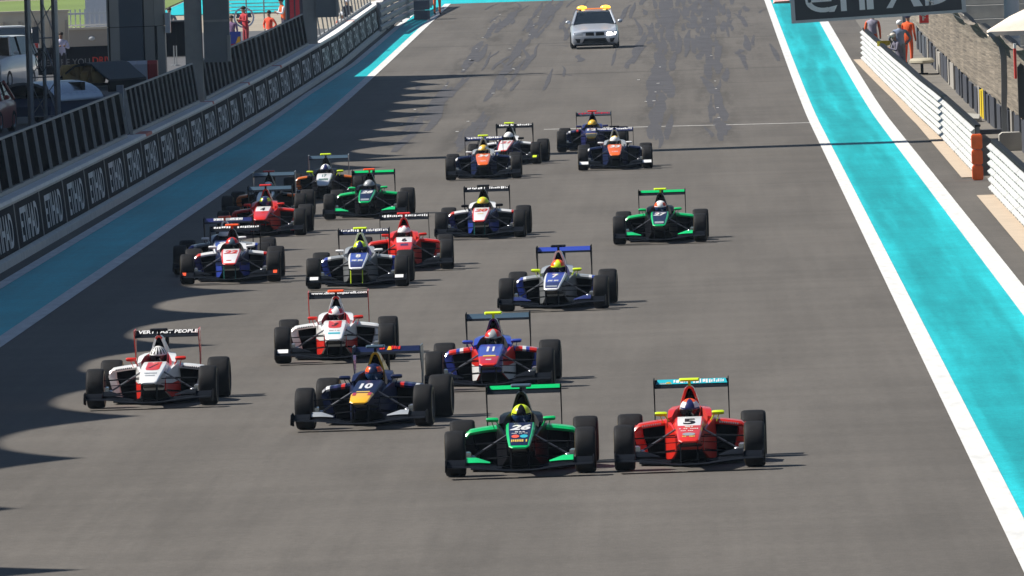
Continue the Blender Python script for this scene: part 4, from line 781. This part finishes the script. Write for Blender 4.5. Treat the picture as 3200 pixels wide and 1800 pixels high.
# ================================================================== VEHICLES
M_pc = {}
def vehicle(name, label, cat, loc, rz, L, W, Hh, col, mats=None, hood=.70, belt=.94, cab=(-.17, -.02, .22, .42), tail=(.55, .02, .02), grille=True, lights=None, group=None):
    t = thing(name, label, cat, loc, rz, group); w = W/2; pm = col
    bz = .15
    rg = []
    for y, k, z0, z1 in ((-.5, .88, bz+.05, hood-.07), (-.488, .955, bz, hood-.03), (-.44, .99, bz-.01, hood+.01), (-.30, 1, bz-.01, hood+.10), (cab[0], 1, bz-.03, belt-.03), (.0, 1, bz-.03, belt), (.30, 1, bz-.03, belt), (.44, .97, bz, belt-.02), (.485, .93, bz+.03, belt-.08), (.5, .84, bz+.10, belt-.2)):
        x = w*k; rg.append([(-x*.93, y*L, z0), (-x, y*L, z0+.10), (-x, y*L, z1-.16), (-x*.90, y*L, z1-.03), (-x*.45, y*L, z1+.015), (x*.45, y*L, z1+.015), (x*.90, y*L, z1-.03), (x, y*L, z1-.16), (x, y*L, z0+.10), (x*.93, y*L, z0)])
    MB().loft(rg).build('body', pm, t, angle=40)
    c = cab; wb, wt = w*.90, w*.70
    ring = lambda y, z, k=1.0: [(-wb, y*L, belt-.04), (-(wb+(wt-wb)*k), y*L, z), ((wb+(wt-wb)*k), y*L, z), (wb, y*L, belt-.04)]
    MB().loft([ring(c[0], belt-.03, 0), ring(c[1], Hh-.035, 1), ring((c[1]+c[2])/2, Hh-.02, 1), ring(c[2], Hh-.04, 1), ring(c[3], belt, .05)]).build('window', M_glass, t, angle=25)
    MB().loft([[(-wt-.02, y*L, z-.03), (-wt*.6, y*L, z+.025), (wt*.6, y*L, z+.025), (wt+.02, y*L, z-.03)] for y, z in ((c[1]-.012, Hh-.035), ((c[1]+c[2])/2, Hh-.01), (c[2]+.012, Hh-.035))]).build('roof', pm, t)
    for s in (-1, 1):
        MB().tube((s*wb, c[0]*L, belt-.03), (s*(wt+.01), c[1]*L, Hh-.03), .04).build('pillar', pm, t); MB().tube((s*wb, c[3]*L, belt-.02), (s*(wt+.01), c[2]*L, Hh-.03), .05).build('pillar', pm, t)
        MB().tube((s*(wb+.005), .06*L, belt-.03), (s*(wt+.015), .07*L, Hh-.03), .03).build('pillar', M_black, t)
        MB().ball((s*(w+.09), c[0]*L+.12, belt+.06), (.10, .06, .07), nu=10, nv=6).build('mirror', pm, t)
        for y in (-.30, .29):
            R = .33; wh = MB().lathe_x([(-.10, .20), (-.11, R-.05), (-.08, R), (.08, R), (.11, R-.05), (.10, .20), (-.10, .20)], 22).build('wheel', M_tyre, t, (s*(w-.09), y*L, R-.005)); MB().lathe_x([(s*.10, .20), (s*.07, .15), (s*.09, .02), (s*.09, 0)], 14).build('rim', M_steel, wh)
        hl_ = lights[0 if s < 0 else 1] if lights else mat('headlamp', (.6, .62, .65), .15, .3)
        MB().loft([[(s*w*.50, -.507*L, hood-.21), (s*w*.86, -.500*L, hood-.20), (s*w*.91, -.493*L, hood-.09), (s*w*.52, -.505*L, hood-.10)], [(s*w*.50, -.46*L, hood-.21), (s*w*.86, -.45*L, hood-.20), (s*w*.91, -.45*L, hood-.09), (s*w*.52, -.46*L, hood-.10)]]).build('headlight', hl_, t)
        MB().box(min(s*w*.60, s*w*.90), max(s*w*.60, s*w*.90), .475*L, .502*L, belt-.30, belt-.12).build('tail_light', mat('tail_red', (.5, .01, .01), .3), t)
    if grille:
        for s in (-1, 1): MB().loft([[(s*.03, -.510*L, hood-.22), (s*.36, -.507*L, hood-.21), (s*.34, -.505*L, hood-.09), (s*.04, -.507*L, hood-.09)], [(s*.03, -.47*L, hood-.22), (s*.36, -.47*L, hood-.21), (s*.34, -.47*L, hood-.09), (s*.04, -.47*L, hood-.09)]]).build('grille', M_black, t)
        MB().loft([[(-.50, -.507*L, .20), (.50, -.507*L, .20), (.40, -.507*L, .38), (-.40, -.507*L, .38)], [(-.50, -.46*L, .20), (.50, -.46*L, .20), (.40, -.46*L, .38), (-.40, -.46*L, .38)]]).build('lower_intake', M_black, t)
        for s in (-1, 1): MB().loft([[(s*.58, -.505*L, .22), (s*.80, -.496*L, .24), (s*.76, -.500*L, .38), (s*.56, -.506*L, .36)], [(s*.58, -.45*L, .22), (s*.80, -.45*L, .24), (s*.76, -.45*L, .38), (s*.56, -.45*L, .36)]]).build('side_intake', M_black, t)
        MB().box(-.86*w, .86*w, -.515*L, -.46*L, .10, .17).build('front_splitter', M_black, t)
    return t
silver = mat('silver_paint', (.50, .54, .60), .30, .35, .5); whitep = mat('white_car_paint', (.74, .75, .77), .3, 0, .6)
a, b = gp(1790, 156), gp(1925, 150); p = (a+b)/2
lit = mat('headlamp_lit', (.9, .9, .9), .3, emit=(1, .93, .85), es=6)
sc = vehicle('safety_car', 'silver safety coupe with amber roof lights trailing the field', 'car', (p.x, p.y+2.1, prof(p.y+2)+.01), R_(1), 4.38, 1.80, 1.42, silver, lights=(mat('headlamp', (.6, .62, .65), .15, .3), lit))
zt = 1.42; lb = MB().box(-.62, .62, .0, .28, zt+.04, zt+.085).build('light_bar', mat('amber_lens', (.75, .20, .05), .3, emit=(1, .26, .06), es=.5), sc)
for s in (-.44, .46): MB().ball((s, .13, zt+.10), (.19, .14, .085), nu=12, nv=8).build('beacon', mat('amber_beacon_lit', (.9, .5, .05), .3, emit=(1, .50, .03), es=3), sc)
for s in (-.5, .5): MB().box(s-.04, s+.04, .05, .22, zt-.03, zt+.04).build('bar_foot', M_black, sc)
vehicle('parked_suv', 'white off-road vehicle cut by the left edge, facing the camera', 'car', (-24.75, 463, prof(463)), R_(-14), 4.7, 1.95, 1.85, whitep, hood=1.05, belt=1.2, cab=(-.2, -.10, .44, .49))
vehicle('parked_car', 'white saloon with red tail lamp parked behind the white off-road vehicle', 'car', (at(30, 150, 505).x, 505, prof(505)), R_(190), 4.6, 1.85, 1.5, whitep)
vehicle('pit_vehicle', 'red service car with pale windscreen just inside the left edge', 'car', (at(-62, 380, 398).x, 398, prof(398)), R_(-8), 3.6, 1.7, 1.55, mat('red_car_paint', (.42, .06, .05), .35, 0, .5), hood=.8, belt=1.0)
# ================================================================== PEOPLE
def person(label, loc, face, Hh=1.75, shirt=(.5, .5, .5), trou=(.05, .05, .06), skin_=(.35, .2, .13), hat=None, pose='stand', vest=None, lean=0.0, hatname='cap'):
    t = thing('person', label, 'person', loc, face); k = Hh/1.75
    l = lambda z: -lean*max(0, z-.95)
    J = [((0, 0, .96), (.15, .11)), ((0, l(1.15), 1.15), (.145, .10)), ((0, l(1.36), 1.36), (.155, .105)), ((0, l(1.50), 1.50), .055), ((0, l(1.58)-.01, 1.58), .075), ((0, l(1.66)-.015, 1.66), (.085, .10)), ((0, l(1.72)-.01, 1.725), .06)]
    E_ = [(0, 1), (1, 2), (2, 3), (3, 4), (4, 5), (5, 6)]
    for s in (-1, 1):
        n = len(J); sy = l(1.42)
        if pose == 'arms': arm_ = [((s*.20, sy, 1.42), .062), ((s*.27, sy-.08, 1.16), .048), ((s*.10, sy-.26, 1.24), .036), ((s*.04, sy-.30, 1.27), .036)]
        elif pose == 'hip': arm_ = [((s*.20, sy, 1.42), .062), ((s*.36, sy+.05, 1.17), .048), ((s*.22, sy-.06, .99), .036), ((s*.16, sy-.09, .97), .036)]
        else: arm_ = [((s*.20, sy, 1.42), .062), ((s*.25, sy+.01, 1.14), .048), ((s*.25, sy-.07, .90), .036), ((s*.245, sy-.10, .81), .036)]
        leg = [((s*.10, 0, .90), .095), ((s*.115, -.02, .50), .066), ((s*.12, .02, .10), .048), ((s*.13, -.13, .045), .042)]
        if pose == 'crouch': leg = [((s*.12, 0, .90), .095), ((s*.17, -.42, .82), .07), ((s*.15, -.18, .45), .05), ((s*.15, -.32, .40), .042)]
        J += arm_+leg; E_ += [(2, n), (n, n+1), (n+1, n+2), (n+2, n+3), (0, n+4), (n+4, n+5), (n+5, n+6), (n+6, n+7)]
    me = skin(J, E_)
    if pose == 'crouch':
        for v_ in me.vertices: v_.co.z -= .36
    off = .36 if pose == 'crouch' else 0
    me.materials.clear()
    for i in range(5): me.materials.append(None)
    hands = [J[10][0], J[18][0]]
    for pl in me.polygons:
        c_ = pl.center.copy(); c_.z += off; arm_side = abs(c_.x) > .185 or (pose != 'stand' and c_.y < l(c_.z)-.13)
        if c_.z > 1.50: pl.material_index = 2
        elif min((c_-Vector(h_)).length for h_ in hands) < .085: pl.material_index = 2
        elif c_.z < .12: pl.material_index = 3
        elif c_.z < .97 and not (abs(c_.x) > .21 and c_.z > .75): pl.material_index = 1
        elif vest and not arm_side: pl.material_index = 4
        else: pl.material_index = 0
    cm = lambda nm, c, r=.85: mat('%s_%.2f_%.2f_%.2f' % (nm, *c), c, r)
    b = obj('body', me, [cm('cloth', shirt), cm('cloth', trou), cm('skin', skin_, .6), M_black, cm('cloth', vest or shirt)], t); b.scale = (k, k, k)
    hc = (0, l(1.68)-.01, 1.685-off)
    if hat: h = MB().ball((0, 0, .01), (.105, .122, .09), nu=14, nv=8).prism([(-.075, -.10), (.075, -.10), (.05, -.19), (-.05, -.19)], 'z', -.005, .012).build(hatname, cm('hat', hat, .6), t, tuple(q*k for q in hc))
    else: h = MB().ball((0, .015, .012), (.095, .11, .085), nu=14, nv=8).build('hair', mat('dark_hair', (.02, .015, .012), .8), t, tuple(q*k for q in hc))
    h.scale = (k, k, k); return t
OR, GR, RD, WH = (.75, .10, .015), (.13, .15, .18), (.45, .03, .04), (.68, .68, .70)
def pat(px, py, Y): q = at(px, py, Y); return (q.x, Y, prof(Y))
person('marshal in orange overalls and grey tabard below the overhead board', pat(2727, 100, 457), R_(170), 1.78, OR, OR, vest=(.30, .28, .36), hat=(.02, .02, .03))
person('marshal with white cap and blue-grey tabard standing, seen from behind', pat(2812, 120, 438), R_(185), 1.78, GR, GR, vest=(.22, .28, .40), hat=(.75, .75, .78), pose='hip')
person('marshal in grey jacket and pale cap bending over the guard rail', pat(2815, 180, 424), R_(-70), 1.62, (.16, .15, .20), (.08, .09, .15), hat=(.60, .55, .48), lean=.35, pose='arms')
person('second orange marshal, partly hidden behind the one with blue-grey tabard', pat(2838, 120, 452), R_(150), 1.74, OR, OR, hat=(.05, .06, .18))
person('man in pale lavender shirt and dark trousers standing by the truss mast', gp(195, 250), R_(10), 1.72, (.50, .50, .66), (.03, .03, .045), pose='arms', skin_=(.22, .12, .08))
person('crew member in grey shirt behind the black cabinet by the big column', gp(533, 165), R_(20), 1.78, (.20, .22, .25), (.02, .02, .025), pose='arms')
person('crew member in dark red top leaning by the pit wall', pat(768, 80, 516), R_(-60), 1.76, RD, (.30, .03, .04), lean=.12, pose='arms')
person('crew member in bright orange top beside the one in dark red', pat(842, 90, 512), R_(-40), 1.62, (.70, .08, .03), (.6, .6, .62), pose='hip')
person('crew member in white shirt with orange front at the pit stand', pat(888, 60, 530), R_(-70), 1.8, WH, (.05, .05, .08), vest=(.75, .12, .02), pose='arms', lean=.15)
person('crew member in purple top half hidden by the farther grey box post', pat(724, 90, 505), R_(-20), 1.6, (.22, .12, .24), (.05, .05, .08))
person('marshal with white helmet and red suit crouching on the pit wall', (at(1068, 75, 512).x, 512, prof(512)+.12), R_(30), 1.7, (.45, .12, .08), (.45, .12, .08), hat=(.80, .80, .82), pose='crouch', vest=(.7, .7, .7), hatname='helmet')
person('farther marshal in black with white cap behind the pit wall', (at(1086, 45, 536).x, 536, prof(536)+.25), R_(30), 1.7, (.03, .03, .04), (.03, .03, .04), hat=(.80, .78, .85), pose='crouch')
person('marshal in orange overalls standing alone at the far end of the barrier', gp(1367, 47), R_(15), 1.78, (.80, .16, .06), (.80, .16, .06))
fl = thing('marshal_flag', 'small furled yellow flag held over the guard rail', 'flag', pat(2768, 150, 431))
MB().tube((0, 0, .75), (.25, -.1, 1.28), .012).build('stick', M_black, fl); MB().loft([[(-.28, 0, 1.10), (-.28, .03, 1.24), (-.28, -.02, 1.26)], [(-.05, .02, 1.06), (-.05, .05, 1.24), (-.05, -.03, 1.27)], [(.16, 0, 1.14), (.16, .03, 1.24), (.16, -.02, 1.26)]]).build('cloth', mat('flag_yellow', (.80, .58, .02), .7), fl)
# ================================================================== PIT SIDE, UPPER LEFT
Yc_ = 459.0; x0, x1 = at(336, 130, Yc_).x, at(517, 130, Yc_).x; z0 = prof(Yc_); zj = [0, at(430, 255, Yc_).z-z0, at(430, 83, Yc_).z-z0, 5.0, 8.0, 14.3]
col = thing('canopy_column', 'broad blue-grey clad column with beige side, upper left', 'column', ((x0+x1)/2, Yc_, z0)); hw = (x1-x0)/2
M_clad = mat('slate_cladding', (.13, .16, .20), .4, .35, var=.05, scale=1); M_beige = mat('beige_cladding', (.40, .36, .30), .6, var=.05, scale=1)
for i in range(len(zj)-1):
    if zj[i+1]-zj[i] < .1: continue
    MB().prism([(-hw, -.1), (-hw+.45, -.55), (hw-.75, -.55), (hw-.72, .8), (-hw, .8)], 'z', zj[i]+.012, zj[i+1]-.012).build('cladding_panel', M_clad, col)
    MB().prism([(hw-.70, -.50), (hw-.36, -.42), (hw-.36, .8), (hw-.70, .8)], 'z', zj[i]+.012, zj[i+1]-.012).build('beige_panel', M_beige, col)
    MB().prism([(hw-.27 if i < 2 else hw-.35, -.36), (hw, -.2), (hw, .8), (hw-.27, .8)], 'z', zj[i]+.012, zj[i+1]-.012).build('beige_panel', M_beige, col)
MB().prism([(-hw+.05, -.2), (hw-.3, -.3), (hw-.05, .7), (-hw+.05, .7)], 'z', 0, 14.3).build('core', M_black, col)
MB().box(hw+.02, hw+.2, -.3, .1, at(0, 80, Yc_).z-z0-.45, at(0, 30, Yc_).z-z0-.3).build('switch_box', whitep, col)
# lattice mast
q = at(92, 200, 402); q2 = at(176, 200, 402); tm = thing('truss_mast', 'slim steel truss mast rising in front of the parked vehicles', 'mast', (q.x, 402, prof(402))); D = q2.x-q.x
pts = [(0, 0), (D, 0), (D*.5, .7)]
for i, (x, y) in enumerate(pts): MB().tube((x, y, 0), (x, y, 6.5), (.10 if i < 2 else .06), n=8).build('upright', M_steel, tm)
for i in range(5):
    for (a_, b_) in ((0, 1), (1, 2), (2, 0)): MB().tube((*pts[a_], .35+1.2*i), (*pts[b_], 1.45+1.2*i), .016).build('diagonal', M_steel, tm); 
    MB().tube((0, 0, .35+1.2*i), (D, 0, .35+1.2*i), .02).build('crossbar', M_steel, tm)
MB().box(.12, .32, -.12, .0, 2.6, 3.1).build('control_box', M_grey, tm)
cm_ = [(D*.45+.17*math.cos(a_*math.pi/8), -.1, 2.05+.33*math.sin(a_*math.pi/8)) for a_ in range(17)]
mb = MB(); [mb.tube(cm_[i], cm_[i+1], .014, n=5) for i in range(16)]; mb.build('cable_coil', M_black, tm)
# silver arched cart
q = at(142, 300, 408); ct = thing('service_cart', 'cart with a rounded silver roof at the foot of the truss mast', 'cart', (q.x, 408, prof(408)), R_(-28)); zt = at(140, 252, 408).z-prof(408); w = 1.15
def arch(rx, rz, zc, y): return [(rx*math.cos(math.pi-a_*math.pi/14), y, zc+rz*math.sin(a_*math.pi/14)) for a_ in range(15)]
MB().loft([arch(w, .62, zt-.64, -1.3)+arch(w-.12, .54, zt-.64, -1.3)[::-1], arch(w, .64, zt-.64, 0)+arch(w-.12, .54, zt-.64, 0)[::-1], arch(w, .62, zt-.64, 1.6)+arch(w-.12, .54, zt-.64, 1.6)[::-1]]).build('roof', mat('brushed_silver', (.50, .53, .58), .25, .7, var=.08, scale=3), ct)
for s in (-1, 1):
    for y in (-1.2, 1.5): MB().tube((s*(w-.08), y, 0.3), (s*(w-.06), y, zt-.62), .04).build('roof_post', M_steel, ct)
MB().loft([[(-w+.1, y, .25), (w-.1, y, .25), (w-.05, y, h_), (-w+.05, y, h_)] for y, h_ in ((-1.5, .55), (-1.2, .8), (.4, .85), (1.8, .8))]).build('body', mat('blue_cart_paint', (.05, .08, .16), .35, 0, .4), ct)
MB().box(-w+.15, w-.15, .5, .75, .8, 1.25).build('seat_back', M_black, ct)
for s in (-1, 1):
    for y in (-1.0, 1.3): MB().lathe_x([(-.08, .1), (-.09, .22), (.09, .22), (.08, .1), (-.08, .1)], 16).build('wheel', M_tyre, ct, (s*(w-.15), y, .22))
# black canopy with tan rolls
Yk = 441.0; xa, xb = at(185, 280, Yk).x, at(398, 250, Yk).x; kt = thing('covered_trailer', 'black arched canopy sheltering tan bundles behind the pit wall fence', 'trailer', ((xa+xb)/2, Yk, prof(Yk)), R_(-22)); hk = (xb-xa)/2
zt = at(330, 192, Yk).z-prof(Yk); ze = at(380, 245, Yk).z-prof(Yk)
pr = [(-hk, ze-.25), (-hk*.6, ze+.12), (-hk*.1, zt-.08), (hk*.25, zt), (hk*.45, zt-.06), (hk*.75, ze+.22), (hk, ze)]
MB().loft([[(x, y, z) for x, z in pr]+[(x, y, z-.07) for x, z in pr[::-1]] for y in (-1.2, 1.8)]).build('roof', mat('black_canopy', (.035, .04, .042), .6), kt)
MB().box(hk-.06, hk, -1.2, 1.8, .25, ze-.06).build('side_panel', M_black, kt); MB().box(-hk+.1, hk-.1, 1.7, 1.78, .25, ze-.15).build('back_panel', M_black, kt)
MB().box(-hk+.05, hk-.05, -1.1, 1.7, .3, .42).build('bed', M_grey, kt)
for i, (x, z, r) in enumerate(((-.35, .95, .24), (.1, 1.0, .2), (-.1, .72, .26), (.35, .75, .2))): MB().loft([[(x+dx, -.9+.2*math.sin(dx*9+i)+r*math.cos(a_*math.pi/6)*.8, z+r*math.sin(a_*math.pi/6)) for a_ in range(12)] for dx in (-.42, -.2, 0, .2, .42)]).build('tan_bundle', mat('tan_canvas', (.45, .29, .10), .8, var=.15, scale=4), kt)
for s in (-1, 1): MB().lathe_x([(-.09, .1), (-.1, .3), (.1, .3), (.09, .1), (-.09, .1)], 16).build('wheel', M_tyre, kt, (s*(hk-.2), .3, .3))
# red and white padded barrier
Yi = 453.0; xa, xb = at(366, 230, Yi).x, at(494, 225, Yi).x; ib = thing('padded_barrier', 'red and white padded barrier at the foot of the broad column', 'barrier', (xa, Yi, prof(Yi))); n = 4; zt = at(430, 190, Yi).z-prof(Yi)
for i, c_ in enumerate(((.5, .02, .02), (.66, .68, .74), (.66, .68, .74), (.5, .02, .02))):
    u0, u1 = (xb-xa)*i/n, (xb-xa)*(i+1)/n; MB().loft([[(x, -.35, .02), (x, -.40, .2), (x, -.38, zt-.12), (x, -.25, zt), (x, .25, zt), (x, .38, zt-.12), (x, .38, .02)] for x in (u0+.005, (u0+u1)/2, u1-.005)]).build('pad', mat('pad_%d' % (i in (0, 3)), c_, .5), ib)
# black hoarding with the road safety words
A, B = gp(40, 240), gp(392, 226); hb = thing('slogan_hoarding', 'black hoarding with red and grey slogan lettering behind the truss mast', 'hoarding', A); hb.rotation_euler = (0, 0, math.atan2(B.y-A.y, B.x-A.x)); LB = math.hypot(B.x-A.x, B.y-A.y)
for i in range(4): MB().box(LB*i/4+.005, LB*(i+1)/4-.005, 0, .06, .02, 1.02).build('board', M_panel, hb)
on = lambda u_, v_: (u_, -.006, v_)
text_mb('THINK', on, bold=.02, fit=(.15, .95, .30, .56)).build('lettering', mat('slogan_red', (.62, .04, .02), .6), hb, angle=180)
text_mb('BEFORE YOU', on, fit=(1.1, 2.95, .34, .58)).build('lettering', mat('slogan_grey', (.22, .22, .23), .6), hb, angle=180)
text_mb('DRIVE', on, bold=.02, fit=(3.05, 3.95, .36, .62)).build('lettering', mat('slogan_red', (.62, .04, .02), .6), hb, angle=180)
# cream walls, white railings, grass, far hoarding
M_cream = mat('cream_render', (.62, .54, .42), .8, var=.05, scale=1.5)
A = at(-60, 60, 525); B = at(212, 60, 525); zt = at(100, 40, 525).z; cw = thing('cream_wall', 'long cream rendered wall behind the parked vehicles', 'wall', (A.x-4, 525, prof(525)))
W_ = B.x-A.x+4; hz = zt-prof(525)
MB().box(0, W_, 0, .4, 0, hz).build('wall_body', M_cream, cw); MB().box(-.05, W_+.05, -.06, .46, hz, hz+.08).build('coping', M_cream, cw)
for i in range(5): MB().box(W_-.12-.62*i, W_-.02-.62*i, -.14, -.003, 0, hz*.8).build('pier', mat('dull_cream', (.42, .35, .28), .8), cw)
MB().box(0, W_-2.6, -.30, -.005, 0, hz*.42).build('ledge', mat('dull_cream', (.42, .35, .28), .8), cw)
A = at(206, 140, 532); B = at(352, 140, 532); lw = thing('low_wall', 'low cream wall under the white railings', 'wall', (A.x, 532, prof(532))); zt = at(280, 92, 532).z-prof(532)
MB().box(0, B.x-A.x+1.5, 0, .5, 0, zt).build('wall_body', mat('dull_cream', (.42, .35, .28), .8), lw); MB().box(-.03, B.x-A.x+1.5, -.08, .55, zt, zt+.09).build('coping', M_cream, lw)
MB().ball((1.05, -.06, .42), (.14, .08, .10), nu=10, nv=6).build('wall_lamp', M_white, lw)
rl = thing('white_railings', 'white vertical bar railings on the low cream wall', 'railing', (A.x, 532.2, prof(532)+zt+.09)); hr_ = at(280, 28, 532).z-prof(532)-zt-.09; nb = 16; WR = B.x-A.x+1.2
for i in range(nb): MB().box(WR*i/nb, WR*i/nb+.05, 0, .05, 0, hr_).build('bar', mat('railing_white', (.62, .64, .66), .5), rl)
MB().box(0, WR, -.02, .07, hr_-.22, hr_-.14).build('top_rail', mat('railing_white', (.62, .64, .66), .5), rl); MB().box(0, WR, -.02, .07, .06, .12).build('bottom_rail', mat('railing_white', (.62, .64, .66), .5), rl)
A = at(269, 60, 541); B = at(336, 60, 541); wp = thing('white_pylon', 'plain white square pylon behind the white railings', 'pylon', ((A.x+B.x)/2, 541, prof(541))); h_ = (B.x-A.x)/2
MB().prism([(-h_, -.4), (h_, -.4), (h_, .4), (-h_, .4)], 'z', .12, 6).build('shaft', mat('pylon_white', (.66, .68, .72), .5, var=.03), wp); MB().box(-h_-.08, h_+.08, -.5, .5, 0, .14).build('plinth', M_conc, wp)
mb = MB(); gv = []; ys = ysteps(570, 664, 6)
for Y in ys: gv += [(-120, Y, prof(Y)+.01), (-25.2, Y, prof(Y)+.01)]
mb.add(gv, [(2*i, 2*i+1, 2*i+3, 2*i+2) for i in range(len(ys)-1)]); struct(mb.build('lawn', mat('lawn_green', (.13, .19, .04), .9, var=.12, scale=.15)))
fh = thing('far_hoarding', 'long dark blue-grey hoarding beyond the lawn', 'hoarding', (-60, 668, prof(668)))
for i in range(9): MB().box(4*i+.02, 4*i+3.98, 0, .15, 0, 3.2).build('board', mat('dark_hoarding', (.05, .065, .09), .6, var=.08, scale=.6), fh)
# pit stand bits between the posts
q = gp(552, 178); cb = thing('equipment_cabinet', 'tall black equipment cabinet beside the broad column', 'cabinet', q)
MB().box(-.38, .42, -.3, .4, .02, 1.38).build('carcass', M_black, cb); MB().box(-.42, .46, -.35, .45, 1.38, 1.43).build('top', M_grey, cb); MB().box(-.35, .02, -.33, -.305, .08, 1.32).build('door', M_carbon, cb); MB().box(.04, .40, -.33, -.305, .08, 1.32).build('door', M_carbon, cb)
for i, px in enumerate((545, 553)): 
    q = gp(px, 205); o = MB().tube((0, 0, 0), (0, 0, .75), .022).tube((0, 0, .0), (0, 0, .04), .12, n=10).build('marker_pole', M_steel, loc=q); tag(o, ('left' if i == 0 else 'right')+' one of two thin pale poles before the black cabinet', 'pole')
Yq = 500.0; A = at(718, 140, Yq); B = at(752, 98, Yq); sb_ = thing('pit_board', 'blue, yellow and red painted board behind the fence', 'board', (A.x, Yq, A.z-.2)); ww, hh = B.x-A.x, B.z-A.z+.2
MB().box(0, ww, 0, .05, 0, hh).build('plate', paint('blue', C['blue']), sb_); MB().prism([(ww*.35, .05), (ww-.02, .05), (ww-.02, hh*.72), (ww*.75, hh*.72)], 'y', -.012, -.002).build('yellow_patch', P('yellow'), sb_); MB().prism([(.0, .0), (ww*.45, .04), (ww*.6, hh*.35), (.03, hh*.32)], 'y', -.022, -.013).build('red_patch', P('crimson'), sb_)
MB().tube((ww*.2, .1, -(A.z-.2-prof(Yq))), (ww*.2, .1, hh), .03).build('stand', M_steel, sb_); MB().tube((ww*.8, .1, -(A.z-.2-prof(Yq))), (ww*.8, .1, hh), .03).build('stand', M_steel, sb_)
q = at(762, 55, 528); fd = thing('cooling_fan', 'large pale round fan drum among the pit crew', 'fan', (q.x, 528, prof(528)))
zc = q.z-prof(528); MB().loft([[(r*math.cos(a_*math.pi/10), y, zc+r*math.sin(a_*math.pi/10)) for a_ in range(20)] for y, r in ((0, .36), (-.03, .42), (.3, .42), (.33, .36))], cap=False).build('drum', mat('fan_pale', (.50, .54, .64), .4), fd)
for i in range(5): a_ = i*1.2566; MB().add([(.05*math.cos(a_), .1, zc+.05*math.sin(a_)), (.33*math.cos(a_), .06, zc+.33*math.sin(a_)), (.33*math.cos(a_+.7), .2, zc+.33*math.sin(a_+.7)), (.05*math.cos(a_+.7), .16, zc+.05*math.sin(a_+.7))], [(0, 1, 2, 3)]).build('blade', mat('fan_blade', (.12, .14, .22), .4), fd)
MB().tube((0, .15, 0), (0, .15, zc-.40), .05).box(-.3, .3, -.1, .4, 0, .06).build('stand', M_steel, fd)
q = at(918, 40, 505); dk = thing('timing_cabin', 'dark blue timing cabin with red stripes by the farther post', 'cabin', (q.x, 508, prof(508)))
MB().box(-.42, .42, 0, 1.4, .0, 3.4).build('shell', mat('cabin_navy', (.02, .025, .05), .5), dk); MB().box(-.42, -.36, -.03, -.002, .9, 3.3).box(.30, .42, -.03, -.002, .9, 3.3).build('edge_trim', M_grey, dk)
for x in (-.24, -.02): MB().box(x, x+.16, -.02, -.002, 1.3, 3.2).build('stripe', P('crimson'), dk)
Yr = 560.0; A = at(715, 34, Yr); B = at(880, 34, Yr); hr2 = thing('tube_railing', 'tan tubular railing in front of the far turquoise runoff', 'railing', (A.x, Yr, prof(Yr))); zz = A.z-prof(Yr)
for i in range(5): MB().tube((0, 0, zz-.15+.15*i), (B.x-A.x, 0, zz-.17+.15*i), .018).build('rail', M_cream, hr2)
for i in range(4): MB().tube(((B.x-A.x)*i/3, .03, 0), ((B.x-A.x)*i/3, .03, zz+.6), .03).build('post', M_steel, hr2)
# red and white kerb at the far right of the straight
kb = thing('far_kerb', 'red and white kerb at the far end of the straight', 'kerb', (gp(2415, 12).x, gp(2415, 12).y, gp(2415, 12).z))
for i in range(8): MB().prism([(0, 0), (.75, 0), (.75, .12), (.1, .09)], 'y', i*1.6, i*1.6+1.58).build('kerb_stone', M_red if i % 2 == 0 else M_white, kb)

# ================================================================== air: thin desert haze over the whole place
hz_ = MB().box(-2600, 2600, -260, 5100, -1.2, 17.5).build('haze', None); hz_['kind'] = 'stuff'
hm_ = bpy.data.materials.new('haze_air'); hm_.use_nodes = True; hn = hm_.node_tree; hn.nodes.clear(); pv = hn.nodes.new('ShaderNodeVolumePrincipled'); ho = hn.nodes.new('ShaderNodeOutputMaterial')
pv.inputs['Color'].default_value = (.62, .80, 1, 1); pv.inputs['Density'].default_value = .00006; pv.inputs['Anisotropy'].default_value = .2
hn.links.new(pv.outputs[0], ho.inputs['Volume']); hz_.material_slots[0].material = hm_
